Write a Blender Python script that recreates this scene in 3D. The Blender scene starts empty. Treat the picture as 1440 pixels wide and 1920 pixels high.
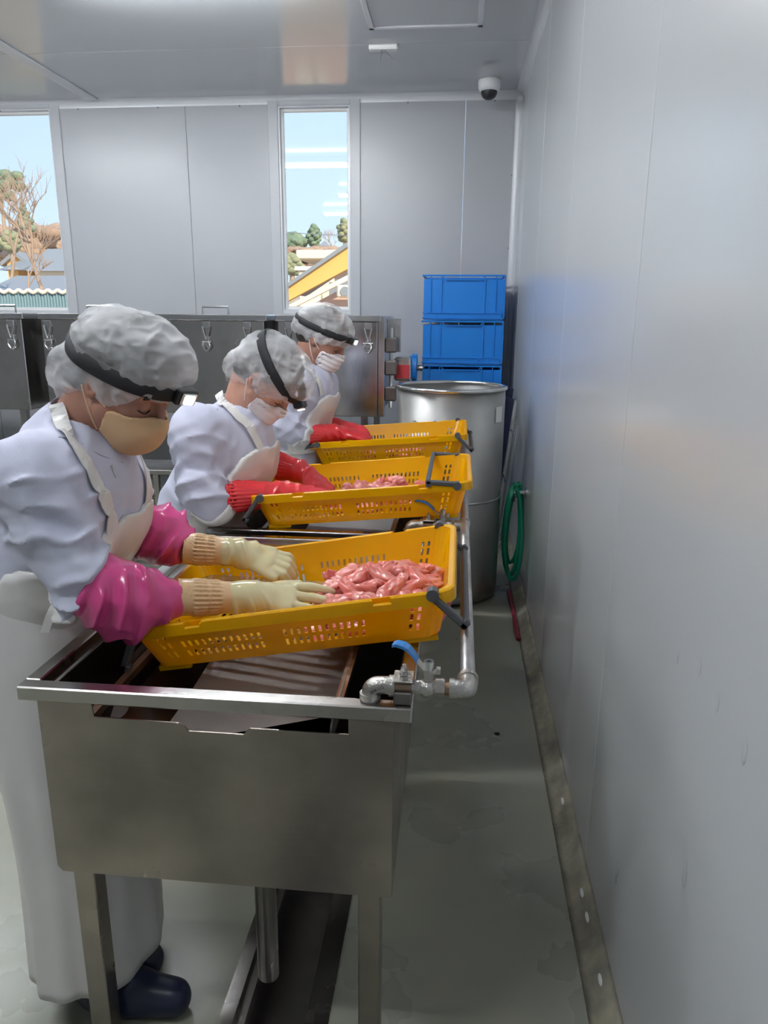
import bpy, bmesh, math, random
import numpy as np
from mathutils import Vector, Matrix, noise as mnoise

scene = bpy.context.scene
PI = math.pi
rnd = random.Random(7)

# ------------------------------------------------------------------ camera
CAM = np.array([0.0, 0.0, 1.5])
FPX, PITCH, YAW, ROLL = 1378.6, 0.25928, 0.09811, 0.00762
def _axes():
    cy, sy = math.cos(YAW), math.sin(YAW)
    right = np.array([cy, sy, 0.]); fwd = np.array([-sy, cy, 0.]); up = np.array([0, 0, 1.])
    f2 = fwd*math.cos(PITCH)-up*math.sin(PITCH); u2 = up*math.cos(PITCH)+fwd*math.sin(PITCH)
    return right*math.cos(ROLL)+u2*math.sin(ROLL), u2*math.cos(ROLL)-right*math.sin(ROLL), f2
CR, CU, CF = _axes()
def P(px, py, Y=None, X=None, Z=None):
    """world point seen at a photo pixel on a plane of the room"""
    d = CF+CR*(px-720)/FPX+CU*(960-py)/FPX
    ax, val = (1, Y) if Y is not None else (0, X) if X is not None else (2, Z)
    return CAM+d*((val-CAM[ax])/d[ax])
cd = bpy.data.cameras.new('camera'); cam = bpy.data.objects.new('camera', cd)
scene.collection.objects.link(cam)
cd.sensor_fit = 'HORIZONTAL'; cd.sensor_width = 36; cd.lens = FPX/1440*36; cd.clip_start = .02; cd.clip_end = 500
M = Matrix.Identity(4)
for i in range(3):
    M[i][0] = CR[i]; M[i][1] = CU[i]; M[i][2] = -CF[i]; M[i][3] = CAM[i]
cam.matrix_world = M
scene.camera = cam

# ------------------------------------------------------------------ world, light, exposure
scene.view_settings.view_transform = 'Standard'; scene.view_settings.look = 'None'
scene.view_settings.gamma = 1; scene.view_settings.use_curve_mapping = False
scene.view_settings.exposure = EXPOSURE = 0.0
w = bpy.data.worlds.new('sky'); scene.world = w; w.use_nodes = True
nt = w.node_tree; nt.nodes.clear()
out = nt.nodes.new('ShaderNodeOutputWorld'); bg = nt.nodes.new('ShaderNodeBackground')
tc = nt.nodes.new('ShaderNodeTexCoord'); sp = nt.nodes.new('ShaderNodeSeparateXYZ'); cr = nt.nodes.new('ShaderNodeValToRGB')
cr.color_ramp.elements[0].position = 0.0; cr.color_ramp.elements[0].color = (.66, .78, .90, 1)
cr.color_ramp.elements[1].position = .55; cr.color_ramp.elements[1].color = (.36, .55, .88, 1)
e = cr.color_ramp.elements.new(.12); e.color = (.58, .73, .93, 1)
nt.links.new(tc.outputs['Generated'], sp.inputs[0]); nt.links.new(sp.outputs['Z'], cr.inputs[0])
nt.links.new(cr.outputs[0], bg.inputs[0]); bg.inputs[1].default_value = 1.5
nt.links.new(bg.outputs[0], out.inputs[0])

def light(name, kind, loc, energy, color=(1, 1, 1), **kw):
    l = bpy.data.lights.new(name, kind); l.energy = energy; l.color = color
    for k, v in kw.items(): setattr(l, k, v)
    o = bpy.data.objects.new(name, l); o.location = loc; scene.collection.objects.link(o); return o
sun = light('sun', 'SUN', (0, 0, 20), 6.5, (1, .86, .66), angle=.01)
sun.rotation_euler = (math.radians(58), 0, math.radians(40))      # low behind the building, lights the facades outside

# ------------------------------------------------------------------ tags and basic mesh helpers
COL = scene.collection
def tag(o, label=None, cat=None, group=None, kind=None):
    if label: o['label'] = label
    if cat: o['category'] = cat
    if group: o['group'] = group
    if kind: o['kind'] = kind
    return o
def thing(name, label, cat, loc=(0, 0, 0), group=None, rot=(0, 0, 0)):
    o = bpy.data.objects.new(name, None); COL.objects.link(o); o.location = loc; o.rotation_euler = rot
    o.empty_display_size = .05
    return tag(o, label, cat, group)
def adopt(o, parent):
    """parent without moving (parents are never scaled)"""
    if parent is not None:
        bpy.context.view_layer.update()
        o.parent = parent; o.matrix_parent_inverse = parent.matrix_world.inverted()
    return o
def obj(name, bm, m, parent=None, smooth=False, local=False, mods=()):
    if isinstance(bm, bmesh.types.BMesh):
        me = bpy.data.meshes.new(name); bmesh.ops.recalc_face_normals(bm, faces=bm.faces[:]); bm.to_mesh(me); bm.free()
    else: me = bm
    if me.materials: me.materials.clear()
    for x in (m if isinstance(m, (list, tuple)) else [m]): me.materials.append(x)
    if smooth:
        me.polygons.foreach_set('use_smooth', [True]*len(me.polygons))
    o = bpy.data.objects.new(name, me); COL.objects.link(o)
    if parent is not None:
        if local: o.parent = parent
        else: adopt(o, parent)
    return o
def struct(name, bm, m, parent=None, **k):
    o = obj(name, bm, m, parent, **k)
    if parent is None: o['kind'] = 'structure'
    return o
def box(bm, x0, x1, y0, y1, z0, z1, bev=0, mat=None, seg=1):
    r = bmesh.ops.create_cube(bm, size=1)
    T = Matrix.Translation(((x0+x1)/2, (y0+y1)/2, (z0+z1)/2)) @ Matrix.Diagonal((abs(x1-x0), abs(y1-y0), abs(z1-z0), 1))
    if mat is not None: T = mat @ T
    vs = r['verts']
    # bevel while still in final proportion
    bmesh.ops.transform(bm, matrix=T, verts=vs)
    if bev > 0:
        es = list({e for v in vs for e in v.link_edges})
        bmesh.ops.bevel(bm, geom=es, offset=bev, segments=seg, affect='EDGES', profile=.6)
    return bm
def B(*a, **k):
    bm = bmesh.new(); box(bm, *a, **k); return bm
def frame_to(d):
    d = Vector(d).normalized(); q = Vector((0, 0, 1)).rotation_difference(d); return q.to_matrix().to_4x4()
def cyl(bm, p, q, r0, r1=None, n=20, caps=True):
    p = Vector(p); q = Vector(q); r1 = r0 if r1 is None else r1
    L = (q-p).length
    T = Matrix.Translation((p+q)/2) @ frame_to(q-p)
    bmesh.ops.create_cone(bm, cap_ends=caps, segments=n, radius1=r0, radius2=r1, depth=L, matrix=T); return bm
def C(*a, **k):
    bm = bmesh.new(); cyl(bm, *a, **k); return bm
def tube(bm, pts, r, n=10, closed=False, caps=True):
    pts = [Vector(p) for p in pts]; N = len(pts); rs = r if hasattr(r, '__len__') else [r]*N
    rings = []; up = None
    for i, p in enumerate(pts):
        a = pts[(i-1) % N] if (i > 0 or closed) else p; b = pts[(i+1) % N] if (i < N-1 or closed) else p
        t = (b-a).normalized()
        if up is None: up = t.orthogonal().normalized()
        up = (up-t*up.dot(t)).normalized(); s = t.cross(up)
        rings.append([bm.verts.new(p+(up*math.cos(k*2*PI/n)+s*math.sin(k*2*PI/n))*rs[i]) for k in range(n)])
    for i in range(N if closed else N-1):
        A, Bq = rings[i], rings[(i+1) % N]
        for k in range(n): bm.faces.new((A[k], A[(k+1) % n], Bq[(k+1) % n], Bq[k]))
    if caps and not closed:
        bm.faces.new(rings[0][::-1]); bm.faces.new(rings[-1])
    return bm
def smoothpath(pts, per=6):
    pts = [Vector(p) for p in pts]; o = []
    for i in range(len(pts)-1):
        p0 = pts[max(i-1, 0)]; p1 = pts[i]; p2 = pts[i+1]; p3 = pts[min(i+2, len(pts)-1)]
        for k in range(per):
            t = k/per
            o.append(.5*((2*p1)+(-p0+p2)*t+(2*p0-5*p1+4*p2-p3)*t*t+(-p0+3*p1-3*p2+p3)*t**3))
    return o+[pts[-1]]
def lathe(bm, prof, n=48, c=(0, 0, 0)):
    c = Vector(c); rings = []
    for r, z in prof:
        if r < 1e-5: rings.append([bm.verts.new(c+Vector((0, 0, z)))]*n)
        else: rings.append([bm.verts.new(c+Vector((r*math.cos(k*2*PI/n), r*math.sin(k*2*PI/n), z))) for k in range(n)])
    for A, Bq in zip(rings[:-1], rings[1:]):
        for k in range(n):
            f = []
            for v in (A[k], A[(k+1) % n], Bq[(k+1) % n], Bq[k]):
                if v not in f: f.append(v)
            if len(f) > 2: bm.faces.new(f)
    return bm
def prism(bm, poly, axis, a, b):
    """extrude a 2D polygon (list of (u,v)) along an axis from a to b"""
    def pt(u, v, w): return (w, u, v) if axis == 0 else (u, w, v) if axis == 1 else (u, v, w)
    A = [bm.verts.new(pt(u, v, a)) for u, v in poly]; Bq = [bm.verts.new(pt(u, v, b)) for u, v in poly]
    n = len(poly)
    for i in range(n): bm.faces.new((A[i], A[(i+1) % n], Bq[(i+1) % n], Bq[i]))
    bm.faces.new(A[::-1]); bm.faces.new(Bq); return bm
def solid(o, th, off=-1):
    m = o.modifiers.new('thick', 'SOLIDIFY'); m.thickness = th; m.offset = off; return o
def bevel(o, w_, seg=2):
    m = o.modifiers.new('bevel', 'BEVEL'); m.width = w_; m.segments = seg; m.limit_method = 'ANGLE'; return o
def copy_tree(o, parent=None):
    c = o.copy(); COL.objects.link(c)
    if parent is not None: c.parent = parent
    for ch in list(o.children): copy_tree(ch, c)
    return c
def textmesh(txt, size, m, name, parent, mw, depth=.0004):
    cu = bpy.data.curves.new(name, 'FONT'); cu.body = txt; cu.size = size; cu.extrude = depth; cu.align_x = 'CENTER'; cu.align_y = 'CENTER'
    t = bpy.data.objects.new(name, cu); COL.objects.link(t); bpy.context.view_layer.update()
    me = bpy.data.meshes.new_from_object(t); bpy.data.objects.remove(t); me.transform(mw)
    return obj(name, me, m, parent)

# ------------------------------------------------------------------ materials
def mat(name, col, rough=.5, metal=0., col2=None, scale=5., stretch=(1, 1, 1), bump=0., bscale=60., rvar=0., detail=4, spec=.5, sss=0., coat=0., emit=0., alpha=1., tr=0., contrast=(.35, .65), aniso=0., bstretch=None):
    m = bpy.data.materials.new(name); m.use_nodes = True; n = m.node_tree; b = n.nodes['Principled BSDF']
    b.inputs['Base Color'].default_value = (*col, 1); b.inputs['Roughness'].default_value = rough
    b.inputs['Metallic'].default_value = metal; b.inputs['Specular IOR Level'].default_value = spec
    if sss: b.inputs['Subsurface Weight'].default_value = sss; b.inputs['Subsurface Radius'].default_value = (1, .4, .25); b.inputs['Subsurface Scale'].default_value = .01
    if coat: b.inputs['Coat Weight'].default_value = coat; b.inputs['Coat Roughness'].default_value = .08
    if emit: b.inputs['Emission Color'].default_value = (*col, 1); b.inputs['Emission Strength'].default_value = emit
    if alpha < 1: b.inputs['Alpha'].default_value = alpha
    if tr: b.inputs['Transmission Weight'].default_value = tr
    if aniso: b.inputs['Anisotropic'].default_value = aniso
    if col2 is not None or bump or rvar:
        tcn = n.nodes.new('ShaderNodeTexCoord')
        mp = n.nodes.new('ShaderNodeMapping'); mp.inputs['Scale'].default_value = stretch
        n.links.new(tcn.outputs['Object'], mp.inputs[0])
        nz = n.nodes.new('ShaderNodeTexNoise'); nz.inputs['Scale'].default_value = scale; nz.inputs['Detail'].default_value = detail
        n.links.new(mp.outputs[0], nz.inputs['Vector'])
        rp = n.nodes.new('ShaderNodeMapRange'); rp.inputs[1].default_value = contrast[0]; rp.inputs[2].default_value = contrast[1]
        n.links.new(nz.outputs['Fac'], rp.inputs[0])
        if col2 is not None:
            mx = n.nodes.new('ShaderNodeMix'); mx.data_type = 'RGBA'
            mx.inputs[6].default_value = (*col, 1); mx.inputs[7].default_value = (*col2, 1)
            n.links.new(rp.outputs[0], mx.inputs[0]); n.links.new(mx.outputs[2], b.inputs['Base Color'])
        if rvar:
            rr = n.nodes.new('ShaderNodeMapRange'); rr.inputs[3].default_value = max(.02, rough-rvar); rr.inputs[4].default_value = rough+rvar
            n.links.new(rp.outputs[0], rr.inputs[0]); n.links.new(rr.outputs[0], b.inputs['Roughness'])
        if bump:
            mp2 = n.nodes.new('ShaderNodeMapping'); mp2.inputs['Scale'].default_value = bstretch or (1, 1, 1)
            n.links.new(tcn.outputs['Object'], mp2.inputs[0])
            n2 = n.nodes.new('ShaderNodeTexNoise'); n2.inputs['Scale'].default_value = bscale; n2.inputs['Detail'].default_value = 3
            bp = n.nodes.new('ShaderNodeBump'); bp.inputs['Strength'].default_value = bump; bp.inputs['Distance'].default_value = .004
            n.links.new(mp2.outputs[0], n2.inputs['Vector']); n.links.new(n2.outputs['Fac'], bp.inputs['Height']); n.links.new(bp.outputs[0], b.inputs['Normal'])
    return m
Mt = {}
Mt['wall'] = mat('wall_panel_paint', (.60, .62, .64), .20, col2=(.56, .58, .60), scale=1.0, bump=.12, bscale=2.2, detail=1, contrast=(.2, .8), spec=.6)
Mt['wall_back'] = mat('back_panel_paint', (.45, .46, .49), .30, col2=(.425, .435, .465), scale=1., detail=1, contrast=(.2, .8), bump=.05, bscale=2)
Mt['ceil'] = mat('ceiling_panel_paint', (.52, .54, .56), .13, coat=.2)
Mt['trimw'] = mat('white_aluminium_trim', (.66, .67, .70), .34, metal=.1, spec=.5)
Mt['winframe'] = mat('grey_white_frame', (.50, .51, .54), .3, spec=.5)
Mt['white'] = mat('white_plastic', (.85, .85, .85), .35)
Mt['groove'] = mat('joint_sealant', (.20, .21, .22), .7)
Mt['floor'] = mat('epoxy_floor', (.28, .295, .255), .30, col2=(.40, .385, .29), scale=2.2, bump=.05, bscale=9, rvar=.05, detail=5, contrast=(.3, .85))
Mt['curb'] = mat('concrete_curb', (.20, .195, .165), .6, col2=(.42, .385, .29), scale=14, bump=1., bscale=38, contrast=(.3, .7), rvar=.1)
Mt['steel'] = mat('stainless_steel', (.58, .565, .55), .22, 1., col2=(.42, .40, .385), scale=3.0, bump=.05, bscale=90, rvar=.09, detail=5, bstretch=(1, 1, .15))
Mt['basin'] = mat('wet_basin_steel', (.34, .32, .31), .62, 1., col2=(.24, .225, .22), scale=5)
Mt['drum'] = mat('dull_stainless_drum', (.44, .44, .43), .40, 1., col2=(.36, .35, .34), scale=4, bump=.04, bscale=60, rvar=.05)
Mt['steel_dark'] = mat('stained_stainless', (.30, .28, .275), .34, 1., col2=(.20, .185, .18), scale=4, bump=.08, bscale=60, rvar=.08)
Mt['steel_panel'] = mat('brushed_stainless_panel', (.43, .385, .345), .34, 1., col2=(.26, .235, .21), scale=3.6, bump=.10, bscale=140, rvar=.07, detail=6, bstretch=(.1, 1, 1))
Mt['steel_bright'] = mat('bright_stainless', (.68, .68, .68), .20, 1., col2=(.55, .55, .55), scale=8, rvar=.06)
Mt['cast'] = mat('cast_stainless_fitting', (.60, .585, .56), .34, 1., col2=(.46, .44, .41), scale=30, bump=.35, bscale=180, rvar=.06)
Mt['pipe'] = mat('grey_steel_pipe', (.50, .49, .49), .38, .85, col2=(.36, .34, .33), scale=14, rvar=.08)
Mt['rail'] = mat('worn_steel_rail', (.42, .33, .26), .42, 1., col2=(.30, .18, .11), scale=12)
Mt['blue_h'] = mat('blue_vinyl_grip', (.035, .19, .50), .35)
Mt['black'] = mat('black_webbing', (.014, .014, .017), .75, bump=.3, bscale=300)
Mt['blackp'] = mat('black_plastic', (.02, .02, .022), .35)
Mt['yellow'] = mat('yellow_plastic', (1.0, .565, .0), .24, col2=(.97, .52, .0), scale=6, spec=.5, sss=.06)
Mt['grey_p'] = mat('grey_plastic_bail', (.075, .078, .085), .42, bump=.1, bscale=80)
Mt['blue'] = mat('blue_crate_plastic', (.008, .20, .66), .33)
Mt['green'] = mat('green_rubber_hose', (.008, .27, .15), .35)
Mt['redh'] = mat('red_rubber_hose', (.30, .03, .045), .4)
Mt['meat'] = mat('raw_chicken', (.66, .175, .15), .18, col2=(.76, .30, .26), scale=22, sss=.35, spec=.6, coat=.45, contrast=(.4, .65))
Mt['meat2'] = mat('raw_chicken_pale', (.76, .32, .28), .20, col2=(.64, .17, .15), scale=26, sss=.35, coat=.45, contrast=(.45, .7))
Mt['navy'] = mat('navy_rubber', (.012, .016, .045), .38)
Mt['paper'] = mat('paper_label', (.78, .78, .76), .7)
Mt['red'] = mat('red_paint', (.60, .05, .06), .4)
def translucent(m, f, col):
    n = m.node_tree; b = n.nodes['Principled BSDF']; o = n.nodes['Material Output']; t = n.nodes.new('ShaderNodeBsdfTranslucent'); t.inputs[0].default_value = (*col, 1)
    mx = n.nodes.new('ShaderNodeMixShader'); mx.inputs[0].default_value = f
    n.links.new(b.outputs[0], mx.inputs[1]); n.links.new(t.outputs[0], mx.inputs[2]); n.links.new(mx.outputs[0], o.inputs[0])
translucent(Mt['yellow'], .32, (1, .62, .0))
def glass_mat():
    m = bpy.data.materials.new('window_glass'); m.use_nodes = True; n = m.node_tree; n.nodes.clear()
    o = n.nodes.new('ShaderNodeOutputMaterial'); t = n.nodes.new('ShaderNodeBsdfTransparent'); g = n.nodes.new('ShaderNodeBsdfGlossy')
    g.inputs['Roughness'].default_value = .01; f = n.nodes.new('ShaderNodeFresnel'); f.inputs[0].default_value = 1.5; mx = n.nodes.new('ShaderNodeMixShader')
    t.inputs[0].default_value = (.97, .985, .98, 1)
    ml = n.nodes.new('ShaderNodeMath'); ml.operation = 'MULTIPLY'; ml.inputs[1].default_value = 1.8
    n.links.new(f.outputs[0], ml.inputs[0]); n.links.new(ml.outputs[0], mx.inputs[0]); n.links.new(t.outputs[0], mx.inputs[1]); n.links.new(g.outputs[0], mx.inputs[2]); n.links.new(mx.outputs[0], o.inputs[0]); return m
Mt['glass'] = glass_mat()

def scuffs(m):
    n = m.node_tree; b = n.nodes['Principled BSDF']; tcn = n.nodes.new('ShaderNodeTexCoord'); mp = n.nodes.new('ShaderNodeMapping')
    mp.inputs['Scale'].default_value = (1, .9, .35); mp.inputs['Rotation'].default_value = (.35, 0, 0); n.links.new(tcn.outputs['Object'], mp.inputs[0])
    z = n.nodes.new('ShaderNodeTexNoise'); z.noise_type = 'RIDGED_MULTIFRACTAL'; z.inputs['Scale'].default_value = 6; z.inputs['Detail'].default_value = 7; z.inputs['Roughness'].default_value = .6
    n.links.new(mp.outputs[0], z.inputs['Vector']); r = n.nodes.new('ShaderNodeMapRange'); r.inputs[1].default_value = .9; r.inputs[2].default_value = 2.0; r.inputs[4].default_value = .6
    n.links.new(z.outputs['Fac'], r.inputs[0]); mx = n.nodes.new('ShaderNodeMix'); mx.data_type = 'RGBA'; l = b.inputs['Base Color'].links[0].from_socket
    n.links.new(r.outputs[0], mx.inputs[0]); n.links.new(l, mx.inputs[6]); mx.inputs[7].default_value = (.72, .72, .71, 1); n.links.new(mx.outputs[2], b.inputs['Base Color'])
scuffs(Mt['wall'])

# ------------------------------------------------------------------ room shell
WX, CZ, BY = .394, 3.045, 5.85
LX, FY = -5.6, -3.2
# floor, split around the open drain channel (X -.453..-.265)
T0, T1, TY0, TY1 = -.455, -.262, -.6, 4.0
fl = bmesh.new()
for (x0, x1, y0, y1) in ((LX, T0, FY, BY), (T1, WX+.1, FY, BY), (T0, T1, FY, TY0), (T0, T1, TY1, BY)):
    box(fl, x0, x1, y0, y1, -.12, 0)
bmesh.ops.remove_doubles(fl, verts=fl.verts, dist=1e-5)
def floor_mat():
    m = Mt['floor']; n = m.node_tree; b = n.nodes['Principled BSDF']
    tcn = n.nodes.new('ShaderNodeTexCoord'); nz = n.nodes.new('ShaderNodeTexNoise'); nz.inputs['Scale'].default_value = 7; nz.inputs['Detail'].default_value = 8; nz.inputs['Roughness'].default_value = .7
    n.links.new(tcn.outputs['Object'], nz.inputs[0]); r = n.nodes.new('ShaderNodeMapRange'); r.inputs[1].default_value = .5; r.inputs[2].default_value = .9; r.inputs[4].default_value = .4
    n.links.new(nz.outputs['Fac'], r.inputs[0])
    mx = n.nodes.new('ShaderNodeMix'); mx.data_type = 'RGBA'; l = b.inputs['Base Color'].links[0].from_socket
    n.links.new(r.outputs[0], mx.inputs[0]); n.links.new(l, mx.inputs[6]); mx.inputs[7].default_value = (.40, .36, .27, 1)
    n.links.new(mx.outputs[2], b.inputs['Base Color'])
floor_mat()
floor = struct('floor', fl, Mt['floor'])
ch = thing('drain_channel', 'recessed dark steel drain channel in the floor beneath the sinks', 'drain', ((T0+T1)/2, 1.6, -.1))
obj('channel_bed', B(T0+.002, T1-.002, TY0, TY1, -.115, -.095), Mt['steel_dark'], ch)
for s, x in ((1, T0), (-1, T1)):
    obj('edge_angle', prism(bmesh.new(), [(x, -.10), (x+s*.008, -.10), (x+s*.008, -.022), (x+s*.03, -.022), (x+s*.03, -.014), (x+s*.008, -.014), (x+s*.008, .003), (x-s*.024, .003), (x-s*.024, .0005), (x, .0005)], 1, TY0, TY1), Mt['steel'], ch)
# walls: a backing sheet and the separate sandwich panels in front of it
def panel(name_, x0, x1, y0, y1, z0, z1, m, par):
    return obj(name_, B(x0, x1, y0, y1, z0, z1, bev=.0025), m, par)
wr = struct('wall_right', B(WX+.012, WX+.1, FY, BY+.1, 0, CZ+.1), Mt['groove'])
ys = [FY, -1.83, -.63, .57, 1.77, 2.97, 4.17, 5.37, BY+.01]
for a, b in zip(ys[:-1], ys[1:]):
    panel('wall_panel', WX, WX+.05, a+.0015, b-.0015, .0, CZ+.02, Mt['wall'], wr)
WIN = [(-3.83, -3.13, 1.50, 3.0), (-1.38, -.845, 1.52, 2.985)]     # openings
def dent(px, py, s=1.):
    p = P(px, py, X=WX); bm = bmesh.new()      # pushed-in crease with a raised lower lip
    r_ = [bm.verts.new((WX-.0004, p[1]+dy*s, p[2]+dz*s)) for dy, dz in ((-.012, .03), (.0, .045), (.010, .02), (.009, -.018), (-.002, -.028), (-.012, -.01))]
    c1 = bm.verts.new((WX-.0030*s-.0004, p[1], p[2]-.014*s)); 
    for i in range(6): bm.faces.new((r_[i], r_[(i+1) % 6], c1))
    return bm
for px, py, s in ((1120, 1462, .8), (1156, 1640, 1.0), (1283, 1645, .8), (1151, 1062, .6), (1395, 1415, .7), (1312, 1253, .6), (1270, 1235, .5), (1345, 1320, .6)):
    obj('dent', dent(px, py, s*.85), Mt['wall'], wr, smooth=True)
wb = struct('wall_back', B(LX, -3.85, BY+.012, BY+.1, 0, CZ+.1), Mt['groove'])
xs = [LX, -5.0, -4.1, -3.83, -3.13, -2.08, -1.38, -.845, -.01, WX]
def strip(x0, x1):
    for (a, b, z0, z1) in WIN:
        if x0 >= a-1e-3 and x1 <= b+1e-3: return [(0, z0), (z1, CZ+.02)]
    return [(0, CZ+.02)]
for a, b in zip(xs[:-1], xs[1:]):
    for z0, z1 in strip(a, b):
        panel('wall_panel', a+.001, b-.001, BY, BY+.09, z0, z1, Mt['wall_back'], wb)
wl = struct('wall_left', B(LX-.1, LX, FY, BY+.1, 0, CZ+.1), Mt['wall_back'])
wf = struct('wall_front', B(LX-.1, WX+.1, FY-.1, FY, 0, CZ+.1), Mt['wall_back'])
cl = struct('ceiling', B(LX-.1, WX+.1, FY-.1, BY+.1, CZ+.012, CZ+.12), Mt['groove'])
cy = [FY, -1.6, 0.05, 1.65, 3.25, 4.84, BY+.02]
for a, b in zip(cy[:-1], cy[1:]):
    panel('ceiling_panel', LX, WX+.02, a+.0012, b-.0012, CZ, CZ+.05, Mt['ceil'], cl)

# trims: rounded coving at the wall-ceiling joints and the corner post, with screws
def cove(name_, p, q, u, v_, r=.045):
    """quarter-round strip from p to q, legs along u and v_ (unit vectors)"""
    bm = bmesh.new(); p = Vector(p); q = Vector(q); u = Vector(u); v_ = Vector(v_); A = []; Bq = []
    for k in range(9):
        a = k/8*PI/2; o = u*(r*(1-math.sin(a)))+v_*(r*(1-math.cos(a)))
        A.append(bm.verts.new(p+o)); Bq.append(bm.verts.new(q+o))
    A += [bm.verts.new(p)]; Bq += [bm.verts.new(q)]
    n = len(A)
    for i in range(n): bm.faces.new((A[i], A[(i+1) % n], Bq[(i+1) % n], Bq[i]))
    bm.faces.new(A[::-1]); bm.faces.new(Bq)
    o = struct(name_, bm, Mt['trimw'], smooth=False); return o
t1 = cove('trim_1', (LX, BY, CZ), (WX, BY, CZ), (0, -1, 0), (0, 0, -1), .048)
t2 = cove('trim_2', (WX, FY, CZ), (WX, BY, CZ), (-1, 0, 0), (0, 0, -1), .05)
t3 = cove('trim_3', (WX, BY, .0), (WX, BY, CZ-.045), (-1, 0, 0), (0, -1, 0), .052)
for k in range(9):
    x = WX-.2-.62*k
    obj('screw', C((x, BY+.002, CZ-.054), (x, BY-.004, CZ-.054), .006, n=8), Mt['groove'], t1)
for k in range(5):
    obj('screw', C((WX-.056, BY+.001, .5+.5*k), (WX-.056, BY-.006, .5+.5*k), .005, n=8), Mt['groove'], t3)
obj('corner_cap', B(WX-.055, WX, BY-.06, BY, CZ-.075, CZ-.035, bev=.01), Mt['trimw'], t3)
# concrete curb along the right wall
cb = bmesh.new(); ny = 90; prof = [(-.0, .052), (-.012, .045), (-.028, .022), (-.045, .006), (-.062, 0), (0, 0)]
rows = []
for j in range(ny+1):
    y = FY+(5.75-FY)*j/ny; nse = mnoise.noise(Vector((y*3.1, 0, 0)))*.004; n2 = mnoise.noise(Vector((y*9, 3, 0)))*.003
    rows.append([cb.verts.new((WX+dx*(1+nse*10), y, max(0, dz+(n2 if dz > .003 else 0)))) for dx, dz in prof])
for a, b in zip(rows[:-1], rows[1:]):
    for k in range(len(prof)): cb.faces.new((a[k], a[(k+1) % 6], b[(k+1) % 6], b[k]))
cbo = struct('baseboard_right', cb, Mt['curb'], smooth=True)
for (px, py) in ((1055, 1525), (1092, 1690), (1100, 1755), (1125, 1870)):
    p = P(px, py, X=WX-.02); bm = bmesh.new(); bmesh.ops.create_icosphere(bm, subdivisions=2, radius=1, matrix=Matrix.Translation((WX-.022, p[1], .026)) @ Matrix.Diagonal((.006, .02, .008, 1)))
    obj('plaster_blob', bm, Mt['white'], cbo, smooth=True)
# small round stopper on the floor
p = P(932, 1376, Z=0)
fs = obj('floor_plug', lathe(bmesh.new(), [(0, 0.0), (.011, 0.0), (.011, .001), (.008, .0025), (0, .003)], 16, (p[0], p[1], 0)), Mt['black']); tag(fs, 'small round dark plug in the grey aisle floor', 'plug')

# windows
def window(n_, x0, x1, z0, z1):
    f = bmesh.new(); t = .075
    for a in ((x0-t, x0, z0-t, z1+.035), (x1, x1+t, z0-t, z1+.035), (x0, x1, z1, z1+.035), (x0, x1, z0-t, z0)):
        box(f, a[0], a[1], BY-.012, BY+.0, a[2], a[3], bev=.003)
    o = struct(n_, f, Mt['winframe'])
    fr = bmesh.new()
    for a in ((x0, x0+.012, z0, z1), (x1-.012, x1, z0, z1), (x0+.012, x1-.012, z1-.012, z1), (x0+.012, x1-.012, z0, z0+.03)):
        box(fr, a[0], a[1], BY-.002, BY+.09, a[2], a[3])
    obj('window_frame', fr, Mt['trimw'], o)
    fr = bmesh.new()
    for a in ((x0+.012, x0+.032, z0+.03, z1-.012), (x1-.03, x1-.012, z0+.03, z1-.012), (x0+.032, x1-.03, z1-.03, z1-.012), (x0+.032, x1-.03, z0+.03, z0+.055)):
        box(fr, a[0], a[1], BY+.035, BY+.07, a[2], a[3], bev=.003)
    obj('sash', fr, Mt['white'], o)
    obj('pane', B(x0+.03, x1-.028, BY+.05, BY+.056, z0+.05, z1-.028), Mt['glass'], o)
    obj('window_sill', B(x0-.02, x1+.02, BY-.03, BY-.0125, z0-.03, z0-.012, bev=.003), Mt['trimw'], o)
window('window_1', *WIN[0][:4]); window('window_2', *WIN[1][:4])

# ceiling hatch frame, conduit strip, junction box, dome camera
hx0, hx1, hy0, hy1 = -.552, .07, 3.55, 4.58
h = thing('ceiling_hatch', 'square access hatch with a pale raised frame in the ceiling panels', 'hatch', (hx0, hy0, CZ))
fr = bmesh.new()
for a in ((hx0, hx0+.028, hy0, hy1), (hx1-.028, hx1, hy0, hy1), (hx0, hx1, hy0, hy0+.028), (hx0, hx1, hy1-.028, hy1)):
    box(fr, a[0], a[1], a[2], a[3], CZ-.014, CZ-.0005, bev=.002)
obj('hatch_frame', fr, Mt['trimw'], h)
obj('hatch_panel', B(hx0+.03, hx1-.03, hy0+.03, hy1-.03, CZ-.006, CZ-.0006), Mt['ceil'], h)
p = P(719, 92, Z=CZ-.02)
j = thing('junction_box', 'small white ceiling box with two loose dark wires hanging down', 'box', (p[0], p[1], CZ))
obj('cover', B(p[0]-.085, p[0]+.085, p[1]-.03, p[1]+.03, CZ-.028, CZ-.0006, bev=.006), Mt['white'], j)
for s, e in ((-1, (-.02, .0, -.10)), (1, (.09, -.02, -.085))):
    a = Vector((p[0]+.01*s, p[1], CZ-.028))
    obj('wire', tube(bmesh.new(), smoothpath([a, a+Vector((e[0]*.3, 0, -.03)), a+Vector(e)], 4), .0035, 6), Mt['groove'], j)
p = P(918, 150, Z=CZ)
c = thing('dome_camera', 'white dome security camera fixed to the ceiling near the corner', 'camera', (p[0], p[1], CZ))
obj('housing', lathe(bmesh.new(), [(0, CZ-.0006), (.072, CZ-.0006), (.075, CZ-.01), (.074, CZ-.052), (.062, CZ-.07), (0, CZ-.07)], 32, (p[0], p[1], 0)), Mt['white'], c, smooth=True)
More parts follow.
